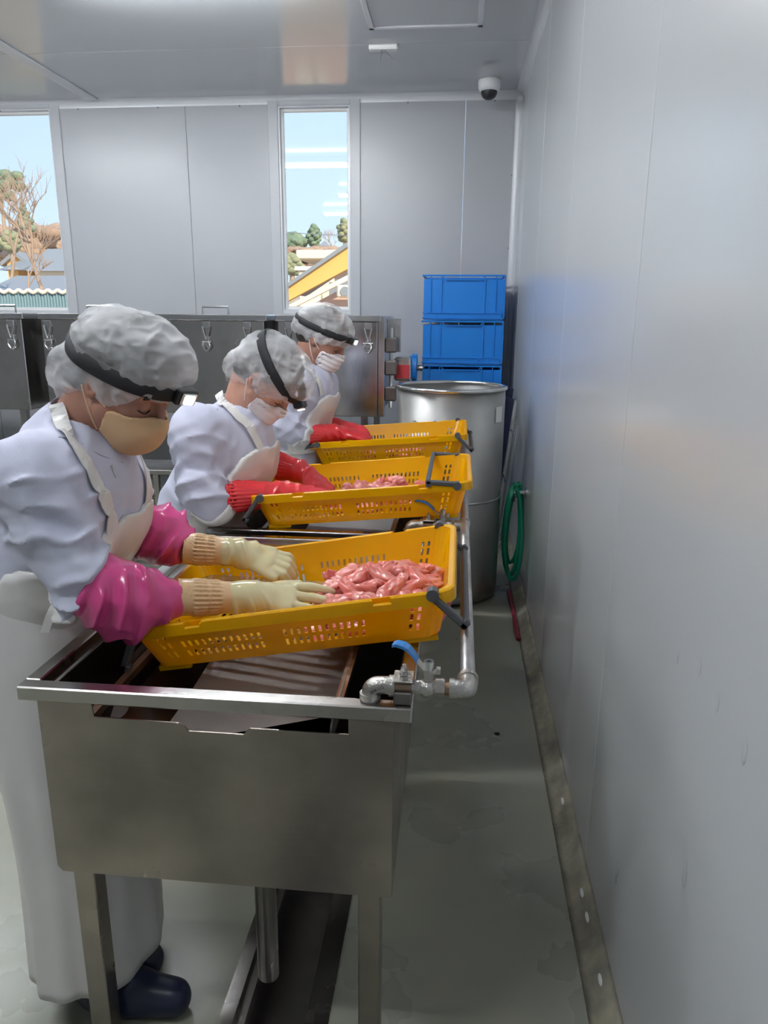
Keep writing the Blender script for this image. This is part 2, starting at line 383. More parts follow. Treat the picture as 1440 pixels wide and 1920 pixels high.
obj('lens_dome', lathe(bmesh.new(), [(.055, CZ-.068), (.054, CZ-.085), (.044, CZ-.105), (.025, CZ-.118), (0, CZ-.122)], 28, (p[0], p[1], 0)), Mt['blackp'], c, smooth=True)
sb = struct('trim_4', B(-2.81, -2.72, 3.2, BY-.05, CZ-.012, CZ-.0006, bev=.003), Mt['trimw'])

# fluorescent ceiling lamps (real lamps of the room; those in use hang outside the frame)
Mt['tube'] = mat('lamp_tube', (.93, .97, 1.0), .5, emit=98)
def lamp(x, y, L=1.2, power=1.0, label=''):
    t = thing('ceiling_lamp', label, 'lamp', (x, y, CZ), 'tube lamps on the ceiling')
    obj('lamp_body', B(x-L/2, x+L/2, y-.07, y+.07, CZ-.05, CZ-.001, bev=.01), Mt['white'], t)
    for s in (-.035, .035):
        obj('lamp_tube', C((x-L/2+.03, y+s, CZ-.068), (x+L/2-.03, y+s, CZ-.068), .014, n=12), Mt['tube'], t, smooth=True)
    return t
LAMPS = [(-1.35, 3.82, 'above the farthest sink'), (-3.4, 3.9, 'left of the row, nearest the left window'), (-1.0, 1.9, 'above the middle sink'), (-3.2, 1.9, 'left of the row, abreast of the middle sink'), (-1.5, 0.2, 'nearest the photographer')]
for x, y, w_ in LAMPS: lamp(x, y, label='white twin tube lamp on the ceiling '+w_)
# ------------------------------------------------------------------ outside, seen through the windows
def fol_mat(n_, c1, c2): return mat(n_, c1, .9, col2=c2, scale=2.5, bump=.4, bscale=3)
Mt['ground'] = mat('dry_ground', (.42, .31, .20), .95, col2=(.50, .38, .24), scale=.15)
Mt['pine'] = fol_mat('evergreen_foliage', (.13, .20, .14), (.24, .30, .19))  # foliage greens lightened, the haze of distance is in the colour
Mt['olive'] = fol_mat('olive_foliage', (.24, .26, .15), (.33, .32, .19))
Mt['twig'] = mat('pale_bark', (.42, .30, .22), .9)
Mt['brush'] = mat('brown_brush', (.36, .24, .17), .95, col2=(.42, .30, .22), scale=.6)  # brown greyed and paled to paint in the distant haze
Mt['cream'] = mat('cream_render', (.80, .72, .58), .8)
Mt['ochre'] = mat('ochre_cladding', (.80, .46, .13), .7)
Mt['brickr'] = mat('pinkish_render', (.58, .40, .33), .8)
Mt['slate'] = mat('grey_roof', (.26, .28, .31), .7)
Mt['teal'] = mat('teal_sheet', (.16, .27, .32), .6)
ground = bmesh.new(); NX = 24
def gz(x, y): return -.6+max(0, (y-34))*.075+.25*mnoise.noise(Vector((x*.05, y*.05, 0)))
gv = [[ground.verts.new((x, y, gz(x, y) if y > 9 else -.6)) for x in np.linspace(-70, 40, NX)] for y in [6.1, 9, 14, 20, 28, 34, 40, 50, 60, 75, 95, 130]]
for a, b in zip(gv[:-1], gv[1:]):
    for k in range(NX-1): ground.faces.new((a[k], a[k+1], b[k+1], b[k]))
struct('ground', ground, Mt['ground'], smooth=True)

def blob_tree(name_, label, base, h, r, m, kind='round', trunk=.12, cat='tree', group=None):
    t = thing(name_, label, cat, base, group); bm = bmesh.new(); rr = random.Random(int(abs(base[0]*31+base[1]*7)))
    n = 26
    for i in range(n):
        f = i/(n-1)
        if kind == 'cone': z = .12+.88*f; rad = r*(1-f)**.7*.8
        elif kind == 'flat': z = .55+.42*rr.random(); rad = r*(.4+.6*rr.random())
        else: z = .3+.62*f; rad = r*math.sin(PI*min(.95, .18+.8*f))*.8
        a = i*2.4; s = r*(.38 if kind != 'flat' else .3)*(1.15-.5*f if kind == 'cone' else 1)
        x = base[0]+rad*math.cos(a)*rr.uniform(.4, 1); y = base[1]+rad*math.sin(a)*rr.uniform(.4, 1)
        bmesh.ops.create_icosphere(bm, subdivisions=2, radius=1, matrix=Matrix.Translation((x, y, base[2]+h*z)) @ Matrix.Diagonal((s, s, s*.75, 1)))
    for v in bm.verts:
        k = mnoise.noise(v.co*3.1)*.28*r*.4+mnoise.noise(v.co*9)*.12*r*.4; v.co += Vector((v.co.x-base[0], v.co.y-base[1], .2)).normalized()*k
    obj('foliage', bm, m, t)
    obj('trunk', C(Vector(base)-Vector((0, 0, .4)), Vector(base)+Vector((0, 0, h*.6)), trunk, trunk*.5, n=8), Mt['twig'], t)
def bare_tree(name_, label, base, h, lean=(0, 0), seed=1):
    rr = random.Random(seed); bm = bmesh.new()
    def br(p, d, L, r, lv):
        q = p+d*L; m_ = p+d*L*.5+Vector((rr.uniform(-1, 1), rr.uniform(-1, 1), 0))*L*.06
        tube(bm, [p, m_, q], [r, r*.8, r*.6], 5)
        if lv == 0: return
        for k in range(rr.choice((3, 3, 4)) if lv > 1 else 4):
            nd = (d+Vector((rr.uniform(-1, 1), rr.uniform(-.6, .6), rr.uniform(-.25, .75)))*.85).normalized()
            br(p+d*L*rr.uniform(.5, 1), nd, L*rr.uniform(.55, .8), r*.55, lv-1)
    b = Vector(base); br(b-Vector((0, 0, .3)), Vector((lean[0], lean[1], 1)).normalized(), h*.38, h*.014, 4)
    o = obj(name_, bm, Mt['twig']); tag(o, label, 'tree'); return o
def house(name_, label, x0, x1, y0, y1, z0, z1, rise, wall, roof, overhang=.4, windows=(), gable='x', cat='house'):
    t = thing(name_, label, cat, ((x0+x1)/2, (y0+y1)/2, z0))
    obj('house_wall', B(x0, x1, y0, y1, z0, z1), wall, t)
    if rise == 0:
        obj('flat_roof', B(x0-overhang, x1+overhang, y0-overhang, y1+overhang, z1, z1+.33, bev=.04), roof, t)
    elif gable == 'x':      # gable triangle faces -Y
        xm = (x0+x1)/2
        obj('gable', prism(bmesh.new(), [(x0, z1), (x1, z1), (xm, z1+rise)], 1, y0, y1), wall, t)
        for s, xe in ((-1, x0-overhang), (1, x1+overhang)):
            ze = z1-rise*overhang/((x1-x0)/2)
            obj('roof_slope', prism(bmesh.new(), [(xe, ze), (xm, z1+rise), (xm, z1+rise+.18), (xe, ze+.18)], 1, y0-overhang, y1+overhang), roof, t)
    else:
        ym = (y0+y1)/2
        obj('roof_slope', prism(bmesh.new(), [(y0-overhang, z1-.1), (ym, z1+rise), (y1+overhang, z1-.1)], 0, x0-overhang, x1+overhang), roof, t)
    for (a, b, c_, d) in windows:
        wd = obj('house_window', B(a, b, y0-.06, y0+.05, c_, d), Mt['slate'], t)
        obj('pane', B(a+.06, b-.06, y0-.075, y0-.05, c_+.06, d-.06), Mt['teal'], wd)
    return t
# right window (window_2)
def bx(px0, px1, py0, py1, Y):
    a = P(px0, py1, Y=Y); b = P(px1, py0, Y=Y); return a[0], b[0], a[2], b[2]
x0, x1, z0, z1 = bx(607, 700, 489, 560, 30)
house('flat_roofed_house', 'cream house with a thick white flat roof beyond the middle window', x0, x1+3, 30, 37, z0-3, z1, 0, Mt['brickr'], Mt['cream'], .9, [(x0+.5, x0+1.3, z1-2.0, z1-.7), (x0+2.2, x0+3.0, z1-2.0, z1-.7)])
x0, x1, z0, z1 = bx(559, 598, 507, 540, 24)
t = thing('container_house', 'small pale box building left of the sloping ochre roof', 'building', (x0, 24, z0)); 
obj('house_wall', B(x0, x1, 24, 27, z0-3, z1, bev=.05), Mt['cream'], t); obj('parapet', B(x0-.08, x1+.08, 23.92, 27.08, z1, z1+.12), Mt['white'], t)
for k in range(3): obj('house_window', B(x0+1.0+.45*k, x0+1.25+.45*k, 23.95, 24.02, z1-.9, z1-.35), Mt['slate'], t)
# long building with sloping ochre fascia
t = thing('sloping_roof_building', 'near building with a sloping ochre fascia board rising to the right', 'building', (-3, 16, 0))
a = P(530, 572, Y=16); b = P(720, 470, Y=16); a2 = P(530, 550, Y=16); b2 = P(720, 445, Y=16)
obj('fascia', prism(bmesh.new(), [(a[0], a[2]), (b[0], b[2]), (b2[0], b2[2]+.25), (a2[0], a2[2])], 1, 15.8, 16.0), Mt['ochre'], t)
obj('roof_edge', prism(bmesh.new(), [(a2[0], a2[2]), (b2[0], b2[2]+.25), (b2[0], b2[2]+.34), (a2[0], a2[2]+.08)], 1, 15.7, 18.5), Mt['slate'], t)
obj('gable', prism(bmesh.new(), [(a[0], a[2]-6), (b[0], a[2]-6), (b[0], b[2]-.3), (a[0], a[2]-.3)], 1, 16.05, 18.5), Mt['brickr'], t)
c1 = P(540, 583, Y=15.7); c2 = P(700, 502, Y=15.7)
obj('gutter', prism(bmesh.new(), [(c1[0], c1[2]), (c2[0], c2[2]), (c2[0], c2[2]+.1), (c1[0], c1[2]+.1)], 1, 15.6, 15.75), Mt['cream'], t)
x0, x1, z0, z1 = bx(634, 660, 535, 558, 15.5); ac = obj('condenser', B(x0, x1+.3, 15.3, 15.75, z0, z1, bev=.03), Mt['cream'], t)
pc = P(647, 546, Y=15.3); obj('fan_grille', C((pc[0], 15.3, pc[2]), (pc[0], 15.27, pc[2]), .09, n=20), Mt['slate'], ac)
for i, (px, py, w_) in enumerate(((572, 576, 9), (590, 572, 12), (603, 575, 10))):
    x0, x1, z0, z1 = bx(px-w_, px+w_, py-4, py+5, 13); o = obj('roof_vent', B(x0, x1, 13, 13.4, z0-.8, z1, bev=.02), Mt['cream']); tag(o, 'pale rooftop unit low in the middle window, '+['leftmost of three', 'tallest in the middle of three', 'rightmost of three'][i], 'vent')
b0 = P(590, 468, Y=46); g = lambda p: (p[0], p[1], p[2])
blob_tree('conical_evergreen', 'tall rounded evergreen standing above the gazebo in the middle window', g(P(590, 476, Y=48)), 1.75, .55, Mt['pine'], 'round')
blob_tree('spreading_tree', 'low wide dark tree at the left edge of the middle window', g(P(552, 472, Y=48)), 1.0, 1.0, Mt['pine'])
blob_tree('slim_tree', 'slim green tree at the right edge of the middle window', g(P(646, 468, Y=50)), 1.9, .6, Mt['olive'])
blob_tree('grey_green_bush', 'grey green bush beside the pale box building', g(P(548, 525, Y=26)), .85, .42, Mt['olive'], cat='bush')
bare_tree('bare_tree', 'thin bare tree to the right of the gazebo', g(P(622, 475, Y=52)), 2.6, seed=5)
bh = bmesh.new(); rr = random.Random(4)
for i in range(260):
    px = rr.uniform(525, 680); py = rr.uniform(467, 505); q = P(px, py, Y=rr.uniform(40, 43)); s = rr.uniform(.14, .42)
    bmesh.ops.create_icosphere(bh, subdivisions=2, radius=1, matrix=Matrix.Translation(q) @ Matrix.Diagonal((s*1.3, s, s*.55, 1)))
for v_ in bh.verts: v_.co += Vector((1, .3, 1))*mnoise.noise(v_.co*5)*.12
tag(obj('hillside_brush', bh, Mt['brush'], smooth=True), 'reddish brown brush covering the hillside in the middle window', 'brush', kind='stuff')
bh = bmesh.new()
for i in range(320):
    px = rr.uniform(-60, 110); py = rr.uniform(428, 492); q = P(px, py, Y=rr.uniform(44, 50)); s = rr.uniform(.18, .5)
    bmesh.ops.create_icosphere(bh, subdivisions=2, radius=1, matrix=Matrix.Translation(q) @ Matrix.Diagonal((s*1.3, s, s*.7, 1)))
for v_ in bh.verts: v_.co += Vector((1, .3, 1))*mnoise.noise(v_.co*5)*.14
tag(obj('wooded_slope', bh, Mt['brush'], smooth=True), 'hazy brown wooded slope seen in the left window', 'woods', kind='stuff')
q = P(609, 460, Y=45)
t = thing('gazebo', 'small dark hip roofed gazebo on the hill', 'gazebo', (q[0], q[1], q[2]-1))
bm = bmesh.new(); bmesh.ops.create_cone(bm, segments=4, radius1=.55, radius2=.05, depth=.38, cap_ends=True, matrix=Matrix.Translation((q[0], q[1], q[2]+.05)) @ Matrix.Rotation(PI/4, 4, 'Z')); obj('gazebo_roof', bm, Mt['slate'], t)
for s in (-1, 1): 
    for u in (-1, 1): obj('post', C((q[0]+.3*s, q[1]+.3*u, q[2]-.8), (q[0]+.3*s, q[1]+.3*u, q[2]-.1), .035, n=6), Mt['slate'], t)
a = P(520, 434, Y=40); b = P(680, 442, Y=40)
tag(obj('power_line', tube(bmesh.new(), [a, (Vector(a)+Vector(b))/2-Vector((0, 0, .05)), b], .02, 5), Mt['slate']), 'thin overhead power line crossing the middle window', 'cable')
# left window (window_1)
x0, x1, z0, z1 = bx(25, 43, 489, 498, 34); house('gable_house', 'small house with a bright yellow gable in the left window', x0-.3, x1+.2, 34, 38, z0-2, z0+.1, .35, Mt['ochre'], Mt['slate'], .2)
x0, x1, z0, z1 = bx(16, 33, 502, 510, 30); house('low_shed', 'low ochre shed below the yellow gable', x0, x1, 30, 33, z0-2, z1, .4, Mt['ochre'], Mt['slate'], .3, gable='y', cat='shed')
x0, x1, z0, z1 = bx(70, 95, 504, 513, 30); house('cream_house', 'cream house with a dark roof behind the bare tree', x0, x1+1, 30, 33, z0-2, z1, .9, Mt['cream'], Mt['slate'], .3, gable='y')
x0, x1, z0, z1 = bx(-30, 115, 530, 552, 20); t = house('long_roof_house', 'long low grey roof across the left window', x0, x1, 20, 24, z0-2, z0+.05, .55, Mt['brickr'], Mt['slate'], .2, gable='y')
x0, x1, z0, z1 = bx(-30, 130, 549, 578, 14); t = thing('sheet_fence', 'teal corrugated sheet fence topped by pale scalloped tiles', 'fence', (x0, 14, z0))
bm = bmesh.new(); nn = 90; A = []; Bq = []
for k in range(nn+1):
    x = x0+(x1-x0)*k/nn; y = 14+.03*math.sin(k*PI/1.5); A.append(bm.verts.new((x, y, z0-1))); Bq.append(bm.verts.new((x, y, z1)))
for k in range(nn): bm.faces.new((A[k], A[k+1], Bq[k+1], Bq[k]))
solid(obj('sheet', bm, Mt['teal'], t), .01)
for k in range(9):
    xa = x0+(x1-x0)*k/9; obj('ridge_tile', tube(bmesh.new(), smoothpath([(xa, 13.95, z1+.05), (xa+.09, 13.95, z1), (xa+.19, 13.95, z1+.05)], 3), .035, 8), Mt['cream'], t)
bare_tree('bare_branching_tree', 'large bare pale branched tree in front of the far houses', g(P(90, 560, Y=18)), 4.2, (-.25, 0), 11)
bare_tree('small_bare_tree', 'smaller bare tree low in the left window', g(P(55, 552, Y=17)), 2.2, (.05, 0), 3)
bare_tree('leaning_bare_tree', 'bare tree leaning at the left side of the left window', g(P(15, 545, Y=22)), 4.4, (.25, 0), 8)
blob_tree('tall_pine', 'tall dark pine at the left edge of the left window', g(P(10, 440, Y=40)), 3.3, 1.2, Mt['pine'], 'flat')
blob_tree('small_pine', 'small conical pine right of the tall pine', g(P(48, 435, Y=40)), 1.4, .55, Mt['pine'], 'cone')
blob_tree('olive_tree', 'yellow green bushy tree in the left window', g(P(24, 484, Y=31)), 1.1, .5, Mt['olive'])

# ------------------------------------------------------------------ stainless tumbling machines at the back wall
def latch(par, x, y, z):
    l = obj('latch', B(x-.022, x+.022, y-.012, y-.0005, z-.045, z-.006, bev=.003), Mt['steel_bright'], par)
    bm = bmesh.new()
    tube(bm, smoothpath([(x-.022, y-.014, z-.035), (x-.006, y-.018, z-.10), (x+.006, y-.018, z-.10), (x+.022, y-.014, z-.035)], 5), .0045, 6)
    obj('latch_loop', bm, Mt['steel_bright'], l)
    bm = bmesh.new(); box(bm, x-.016, x+.016, y-.016, y-.0005, z-.15, z-.09, bev=.003)
    tube(bm, smoothpath([(x-.014, y-.015, z-.12), (x-.022, y-.022, z-.145), (x, y-.024, z-.175), (x+.022, y-.022, z-.145), (x+.014, y-.015, z-.12)], 4), .0055, 6)
    cyl(bm, (x-.028, y-.012, z-.122), (x+.028, y-.012, z-.122), .006, n=8)
    obj('latch_hook', bm, Mt['steel_bright'], l)
def machine(x0, x1, label, latches, y0=4.3, y1=5.1, z0=.93, z1=1.507, right=False):
    t = thing('tumbling_machine', label, 'machine', ((x0+x1)/2, y0, z0))
    obj('housing', B(x0, x1, y0, y1, z0, z1-.034, bev=.004), Mt['steel'], t)
    obj('lid', B(x0-.012, x1+.02, y0-.012, y1+.01, z1-.034, z1, bev=.004), Mt['steel_bright'], t)
    for x in latches: latch(t, x, y0, z1-.034)
    for (xx) in (x0+.08, x1-.08):
        for yy in (y0+.06, y1-.06): obj('leg', B(xx-.02, xx+.02, yy-.02, yy+.02, 0, z0), Mt['steel'], t)
    obj('frame_rail', B(x0+.05, x1-.05, y0+.03, y0+.05, .42, .46), Mt['steel'], t)
    return t
def lid_handle(t, x0, x1, y=4.5, z=1.507):
    obj('lid_handle', tube(bmesh.new(), [(x0, y, z), (x0, y, z+.045), (x1, y, z+.045), (x1, y, z)], .007, 8), Mt['steel_bright'], t)
ma = machine(-4.0, -2.612, 'stainless machine box at the left edge of the frame with spring latches', [-2.675, -2.92, -3.17])
mb = machine(-2.49, -1.13, 'long stainless machine box with six latches behind the first two workers', [-2.444, -2.201, -1.958, -1.715, -1.472, -1.229])
lid_handle(mb, -2.293, -2.122); lid_handle(mb, -1.56, -1.40)
mc = machine(-1.05, -.47, 'stainless machine box with side hinge block behind the farthest worker', [-.985, -.755, -.522])
lid_handle(ma, -2.95, -2.76)
obj('corner_post', B(-.468, -.43, 4.32, 4.36, .93, 1.5, bev=.003), Mt['steel_bright'], mc)
for z in (1.02, 1.17, 1.30): obj('hinge_block', B(-.43, -.36, 4.33, 4.42, z, z+.085, bev=.008), Mt['steel_dark'], mc)
obj('hinge_rod', C((-.395, 4.37, .98), (-.395, 4.37, 1.44), .012, n=10), Mt['steel_bright'], mc)
obj('bracket_plate', B(-.43, -.345, 4.45, 4.46, 1.30, 1.49, bev=.003), Mt['steel_bright'], mc)
# drive gearbox at its side
gm = thing('gear_motor', 'small steel gear housing with a red front and blue flange beside the machine', 'motor', (-.3, 4.62, 1.1))
obj('gear_case', B(-.385, -.285, 4.45, 4.7, 1.13, 1.27, bev=.012), Mt['steel_bright'], gm)
obj('red_plate', B(-.38, -.29, 4.44, 4.449, 1.145, 1.225, bev=.002), Mt['red'], gm)
obj('flange', C((-.284, 4.58, 1.2), (-.255, 4.58, 1.2), .085, n=24), Mt['blue'], gm)
obj('shaft', C((-.43, 4.58, 1.2), (-.22, 4.58, 1.2), .018, n=12), Mt['steel_dark'], gm)
obj('mounting_post', B(-.36, -.30, 4.52, 4.62, 0, 1.13), Mt['steel'], gm)
# dark drums inside the gaps and a low shelf behind the workers
for i, (a, b) in enumerate(((-2.609, -2.493), (-1.127, -1.053))):
    o = thing('pipe_stack', ['steel ducting standing in the left gap between the machine boxes', 'steel ducting standing in the right gap between the machine boxes'][i], 'duct', ((a+b)/2, 4.7, 0))
    obj('duct', C(((a+b)/2, 4.7, 0), ((a+b)/2, 4.7, 1.36), .034, n=16), Mt['steel'], o); obj('duct_elbow', B(a+.012, b-.012, 4.62, 4.79, 1.38, 1.49, bev=.02), Mt['steel_dark'], o)
sh = thing('low_shelf', 'low stainless shelf under the machine boxes behind the workers', 'shelf', (-1.6, 4.0, 0))
for z in (.30, .62): obj('shelf_board', B(-2.6, -.75, 3.95, 4.26, z, z+.03, bev=.004), Mt['steel'], sh)
for x in (-2.57, -1.7, -.78):
    for y in (3.97, 4.24): obj('leg', B(x-.015, x+.015, y-.015, y+.015, 0, .62), Mt['steel'], sh)
rh = obj('red_hose', tube(bmesh.new(), smoothpath([(-2.4, 4.1, .345), (-1.9, 4.14, .345), (-1.5, 4.08, .345), (-1.0, 4.12, .345)], 6), .015, 10), Mt['redh'], smooth=True); tag(rh, 'red hose lying on the low shelf behind the workers', 'hose')

# ------------------------------------------------------------------ steel drum
TX, TYc, TR = -.035, 3.96, .285
dr = thing('steel_drum', 'tall open stainless drum between the farthest basket and blue crates', 'drum', (TX, TYc, 0))
obj('drum_body', lathe(bmesh.new(), [(0, 0.001), (TR-.03, 0.001), (TR-.004, .02), (TR, .06), (TR, 1.14), (TR-.005, 1.14), (TR-.005, .07), (0, .06)], 72, (TX, TYc, 0)), Mt['drum'], dr, smooth=True)
bm = bmesh.new(); tube(bm, [(TX+TR*math.cos(k*2*PI/60), TYc+TR*math.sin(k*2*PI/60), 1.145) for k in range(60)], .011, 8, closed=True); obj('rim', bm, Mt['steel_bright'], dr, smooth=True)
bm = bmesh.new(); tube(bm, [(TX+(TR+.002)*math.cos(k*2*PI/60), TYc+(TR+.002)*math.sin(k*2*PI/60), .57) for k in range(60)], .007, 6, closed=True); obj('weld_band', bm, Mt['steel_bright'], dr, smooth=True)
a0 = math.radians(-36)
bm = bmesh.new()
for k in range(6):
    aa = a0+k*.04; ab = a0+(k+1)*.04; r_ = TR+.0016
    vs = [bm.verts.new((TX+r_*math.cos(q), TYc+r_*math.sin(q), z)) for q, z in ((aa, .98), (ab, .98), (ab, 1.06), (aa, 1.06))]; bm.faces.new(vs)
obj('label_sticker', bm, Mt['paper'], dr)
pz = P(796, 800, Y=TYc-TR)
bm = bmesh.new(); tube(bm, smoothpath([(pz[0]-.05, TYc-TR+.012, pz[2]+.02), (pz[0]-.055, TYc-TR-.04, pz[2]), (pz[0]+.045, TYc-TR-.04, pz[2]), (pz[0]+.05, TYc-TR+.012, pz[2]+.02)], 5), .011, 8)
obj('drum_handle', bm, Mt['steel_bright'], dr, smooth=True)

# ------------------------------------------------------------------ blue crates on a dolly
def crate(z, label, y0=5.36, x0=-.272, x1=.305, D=.40, H=.305):
    t = thing('blue_crate', label, 'crate', ((x0+x1)/2, y0+D/2, z), 'blue crates stacked by the back wall')
    bm = bmesh.new(); s = .012
    for (a, b, c_, d) in ((x0+s, x1-s, y0+s, y0+s+.006), (x0+s, x1-s, y0+D-s-.006, y0+D-s), (x0+s, x0+s+.006, y0+s+.006, y0+D-s-.006), (x1-s-.006, x1-s, y0+s+.006, y0+D-s-.006)): box(bm, a, b, c_, d, z+.006, z+H-.03)
    box(bm, x0+s, x1-s, y0+s, y0+D-s, z+.001, z+.006); obj('crate_shell', bm, Mt['blue'], t)
    bm = bmesh.new()
    for (a, b, c_, d) in ((x0, x1, y0, y0+s+.004), (x0, x1, y0+D-s-.004, y0+D), (x0, x0+s+.004, y0+s, y0+D-s), (x1-s-.004, x1, y0+s, y0+D-s)): box(bm, a, b, c_, d, z+H-.012, z+H, bev=.002)
    obj('rim', bm, Mt['blue'], t)
    bm = bmesh.new(); box(bm, x0+.004, x1-.004, y0+.004, y0+s, z+.010, z+.018); box(bm, x0+.004, x1-.004, y0+.004, y0+s, z+.046, z+.052)
    for k in range(8): box(bm, x0+.02+k*.076, x0+.026+k*.076, y0+.004, y0+s, z+.018, z+.046)
    obj('base_ribs', bm, Mt['blue'], t)
    for x in (x0+.062, x0+.135, x1-.142, x1-.065): obj('rib', B(x-.004, x+.004, y0+.003, y0+s, z+.052, z+H-.012, bev=.001), Mt['blue'], t)
    xm = (x0+x1)/2; w_ = .125
    obj('grip_lip', prism(bmesh.new(), [(xm-w_-.02, z+H-.0125), (xm-w_, z+H-.038), (xm+w_, z+H-.038), (xm+w_+.02, z+H-.0125), (xm+w_+.012, z+H-.0125), (xm+w_-.004, z+H-.031), (xm-w_+.004, z+H-.031), (xm-w_-.012, z+H-.0125)], 1, y0+.0, y0+s), Mt['blue'], t)
    obj('corner_post', B(x1-.012, x1, y0+.002, y0+.02, z+.02, z+H-.012), Mt['blue'], t)
    return t
names = ['topmost blue plastic crate of the stack by the back wall corner', 'blue plastic crate second from the top of the stack', 'blue plastic crate third from the top, just above the drum rim', 'blue plastic crate fourth from the top, behind the drum', 'lowest blue plastic crate, behind the drum']
for i, n_ in enumerate(names): crate(1.79-.308*(i+1), n_)
t = thing('crate_dolly', 'low flat dolly under the blue crates', 'dolly', (0, 5.56, 0)); obj('deck', B(-.26, .30, 5.37, 5.75, .14, .247, bev=.01), Mt['grey_p'], t)
for sx in (-.2, .24):
    for sy in (5.43, 5.69): obj('castor', C((sx-.015, sy, .07), (sx+.015, sy, .07), .07, n=16), Mt['blackp'], t)

Mt['crate_dark'] = mat('dark_blue_plastic', (.02, .05, .16), .4)
# leaning rack and trays between drum and wall, hose on its tap, red edge
def leaning(name_, label, cat, pts, m, r=.012, group=None):
    t = thing(name_, label, cat, tuple(pts[0]), group); return t
rk = thing('folded_rack', 'folded stainless rack leaning on the right wall behind the drum', 'rack', (.33, 4.75, 0))
for (a, b) in (((.37, 4.62, .90), (.27, 4.62, .0)), ((.372, 4.8, .99), (.272, 4.8, .0)), ((.355, 4.4, .89), (.255, 4.4, .0))):
    obj('rack_tube', tube(bmesh.new(), [a, b], .011, 8), Mt['steel_bright'], rk)
for z in (.2, .5, .8): obj('crossbar', tube(bmesh.new(), [(.262+z*.111, 4.4, z), (.262+z*.111, 4.8, z)], .007, 6), Mt['steel'], rk)
for i, (yy, dz) in enumerate(((4.95, 0), (5.05, .06))):
    tr_ = thing('dark_tray', ['dark blue tray leaning on edge nearest the folded rack', 'dark blue tray leaning on edge second behind the folded rack'][i], 'tray', (.3, yy, 0), 'trays leaning by the wall')
    sx = .02*i
    obj('tray_panel', prism(bmesh.new(), [(.19+sx, .001), (.27+sx, .001), (.372, .98+dz), (.31, 1.0+dz)], 1, yy, yy+.012), Mt['navy'], tr_)
    obj('tray_lip', prism(bmesh.new(), [(.185+sx, .003), (.20+sx, .003), (.318, .99+dz), (.303, 1.0+dz)], 1, yy-.035, yy-.0005), Mt['crate_dark'], tr_)
hs = obj('green_hose', None or (lambda bm: bm)(bmesh.new()), Mt['green']) if False else None
bm = bmesh.new(); cy_, cx_ = 3.98, .345
def loop(cx, top, bot, wx, y, tilt):
    pts = []
    for k in range(20):
        a = k/20*2*PI; pts.append((cx+wx*math.sin(a)+tilt*math.cos(a), y+.025*math.sin(a*2+tilt*30), (top+bot)/2+(top-bot)/2*math.cos(a)*(1 if True else 1)))
    return pts
tube(bm, loop(.322, .625, .10, .043, 3.97, .0), .0115, 10, closed=True)
tube(bm, loop(.336, .62, .16, .038, 4.0, .012), .0115, 10, closed=True)
tube(bm, loop(.330, .605, .08, .046, 3.945, -.006), .0115, 10, closed=True)
gh = obj('green_hose', bm, Mt['green'], smooth=True); tag(gh, 'coiled green rubber hose hanging by the right wall beside the drum', 'hose')
tp = thing('wall_tap', 'steel tap on the right wall that carries the green hose', 'tap', (.39, 3.98, .58))
obj('tap_body', tube(bmesh.new(), [(.394, 3.98, .575), (.30, 3.98, .575)], .012, 10), Mt['steel_bright'], tp)
obj('tap_spout', tube(bmesh.new(), [(.33, 3.95, .555), (.33, 3.95, .535)], .013, 10), Mt['steel_bright'], tp)
obj('tap_plate', C((.394, 3.98, .575), (.386, 3.98, .575), .03, n=16), Mt['steel_bright'], tp)
rs_ = obj('red_hose', tube(bmesh.new(), smoothpath([(.322, 3.95, .012), (.327, 3.6, .012), (.325, 3.4, .012), (.327, 3.3, .012)], 6), .0115, 8), Mt['redh'], smooth=True); tag(rs_, 'short red hose lying on the floor along the right wall curb', 'hose')

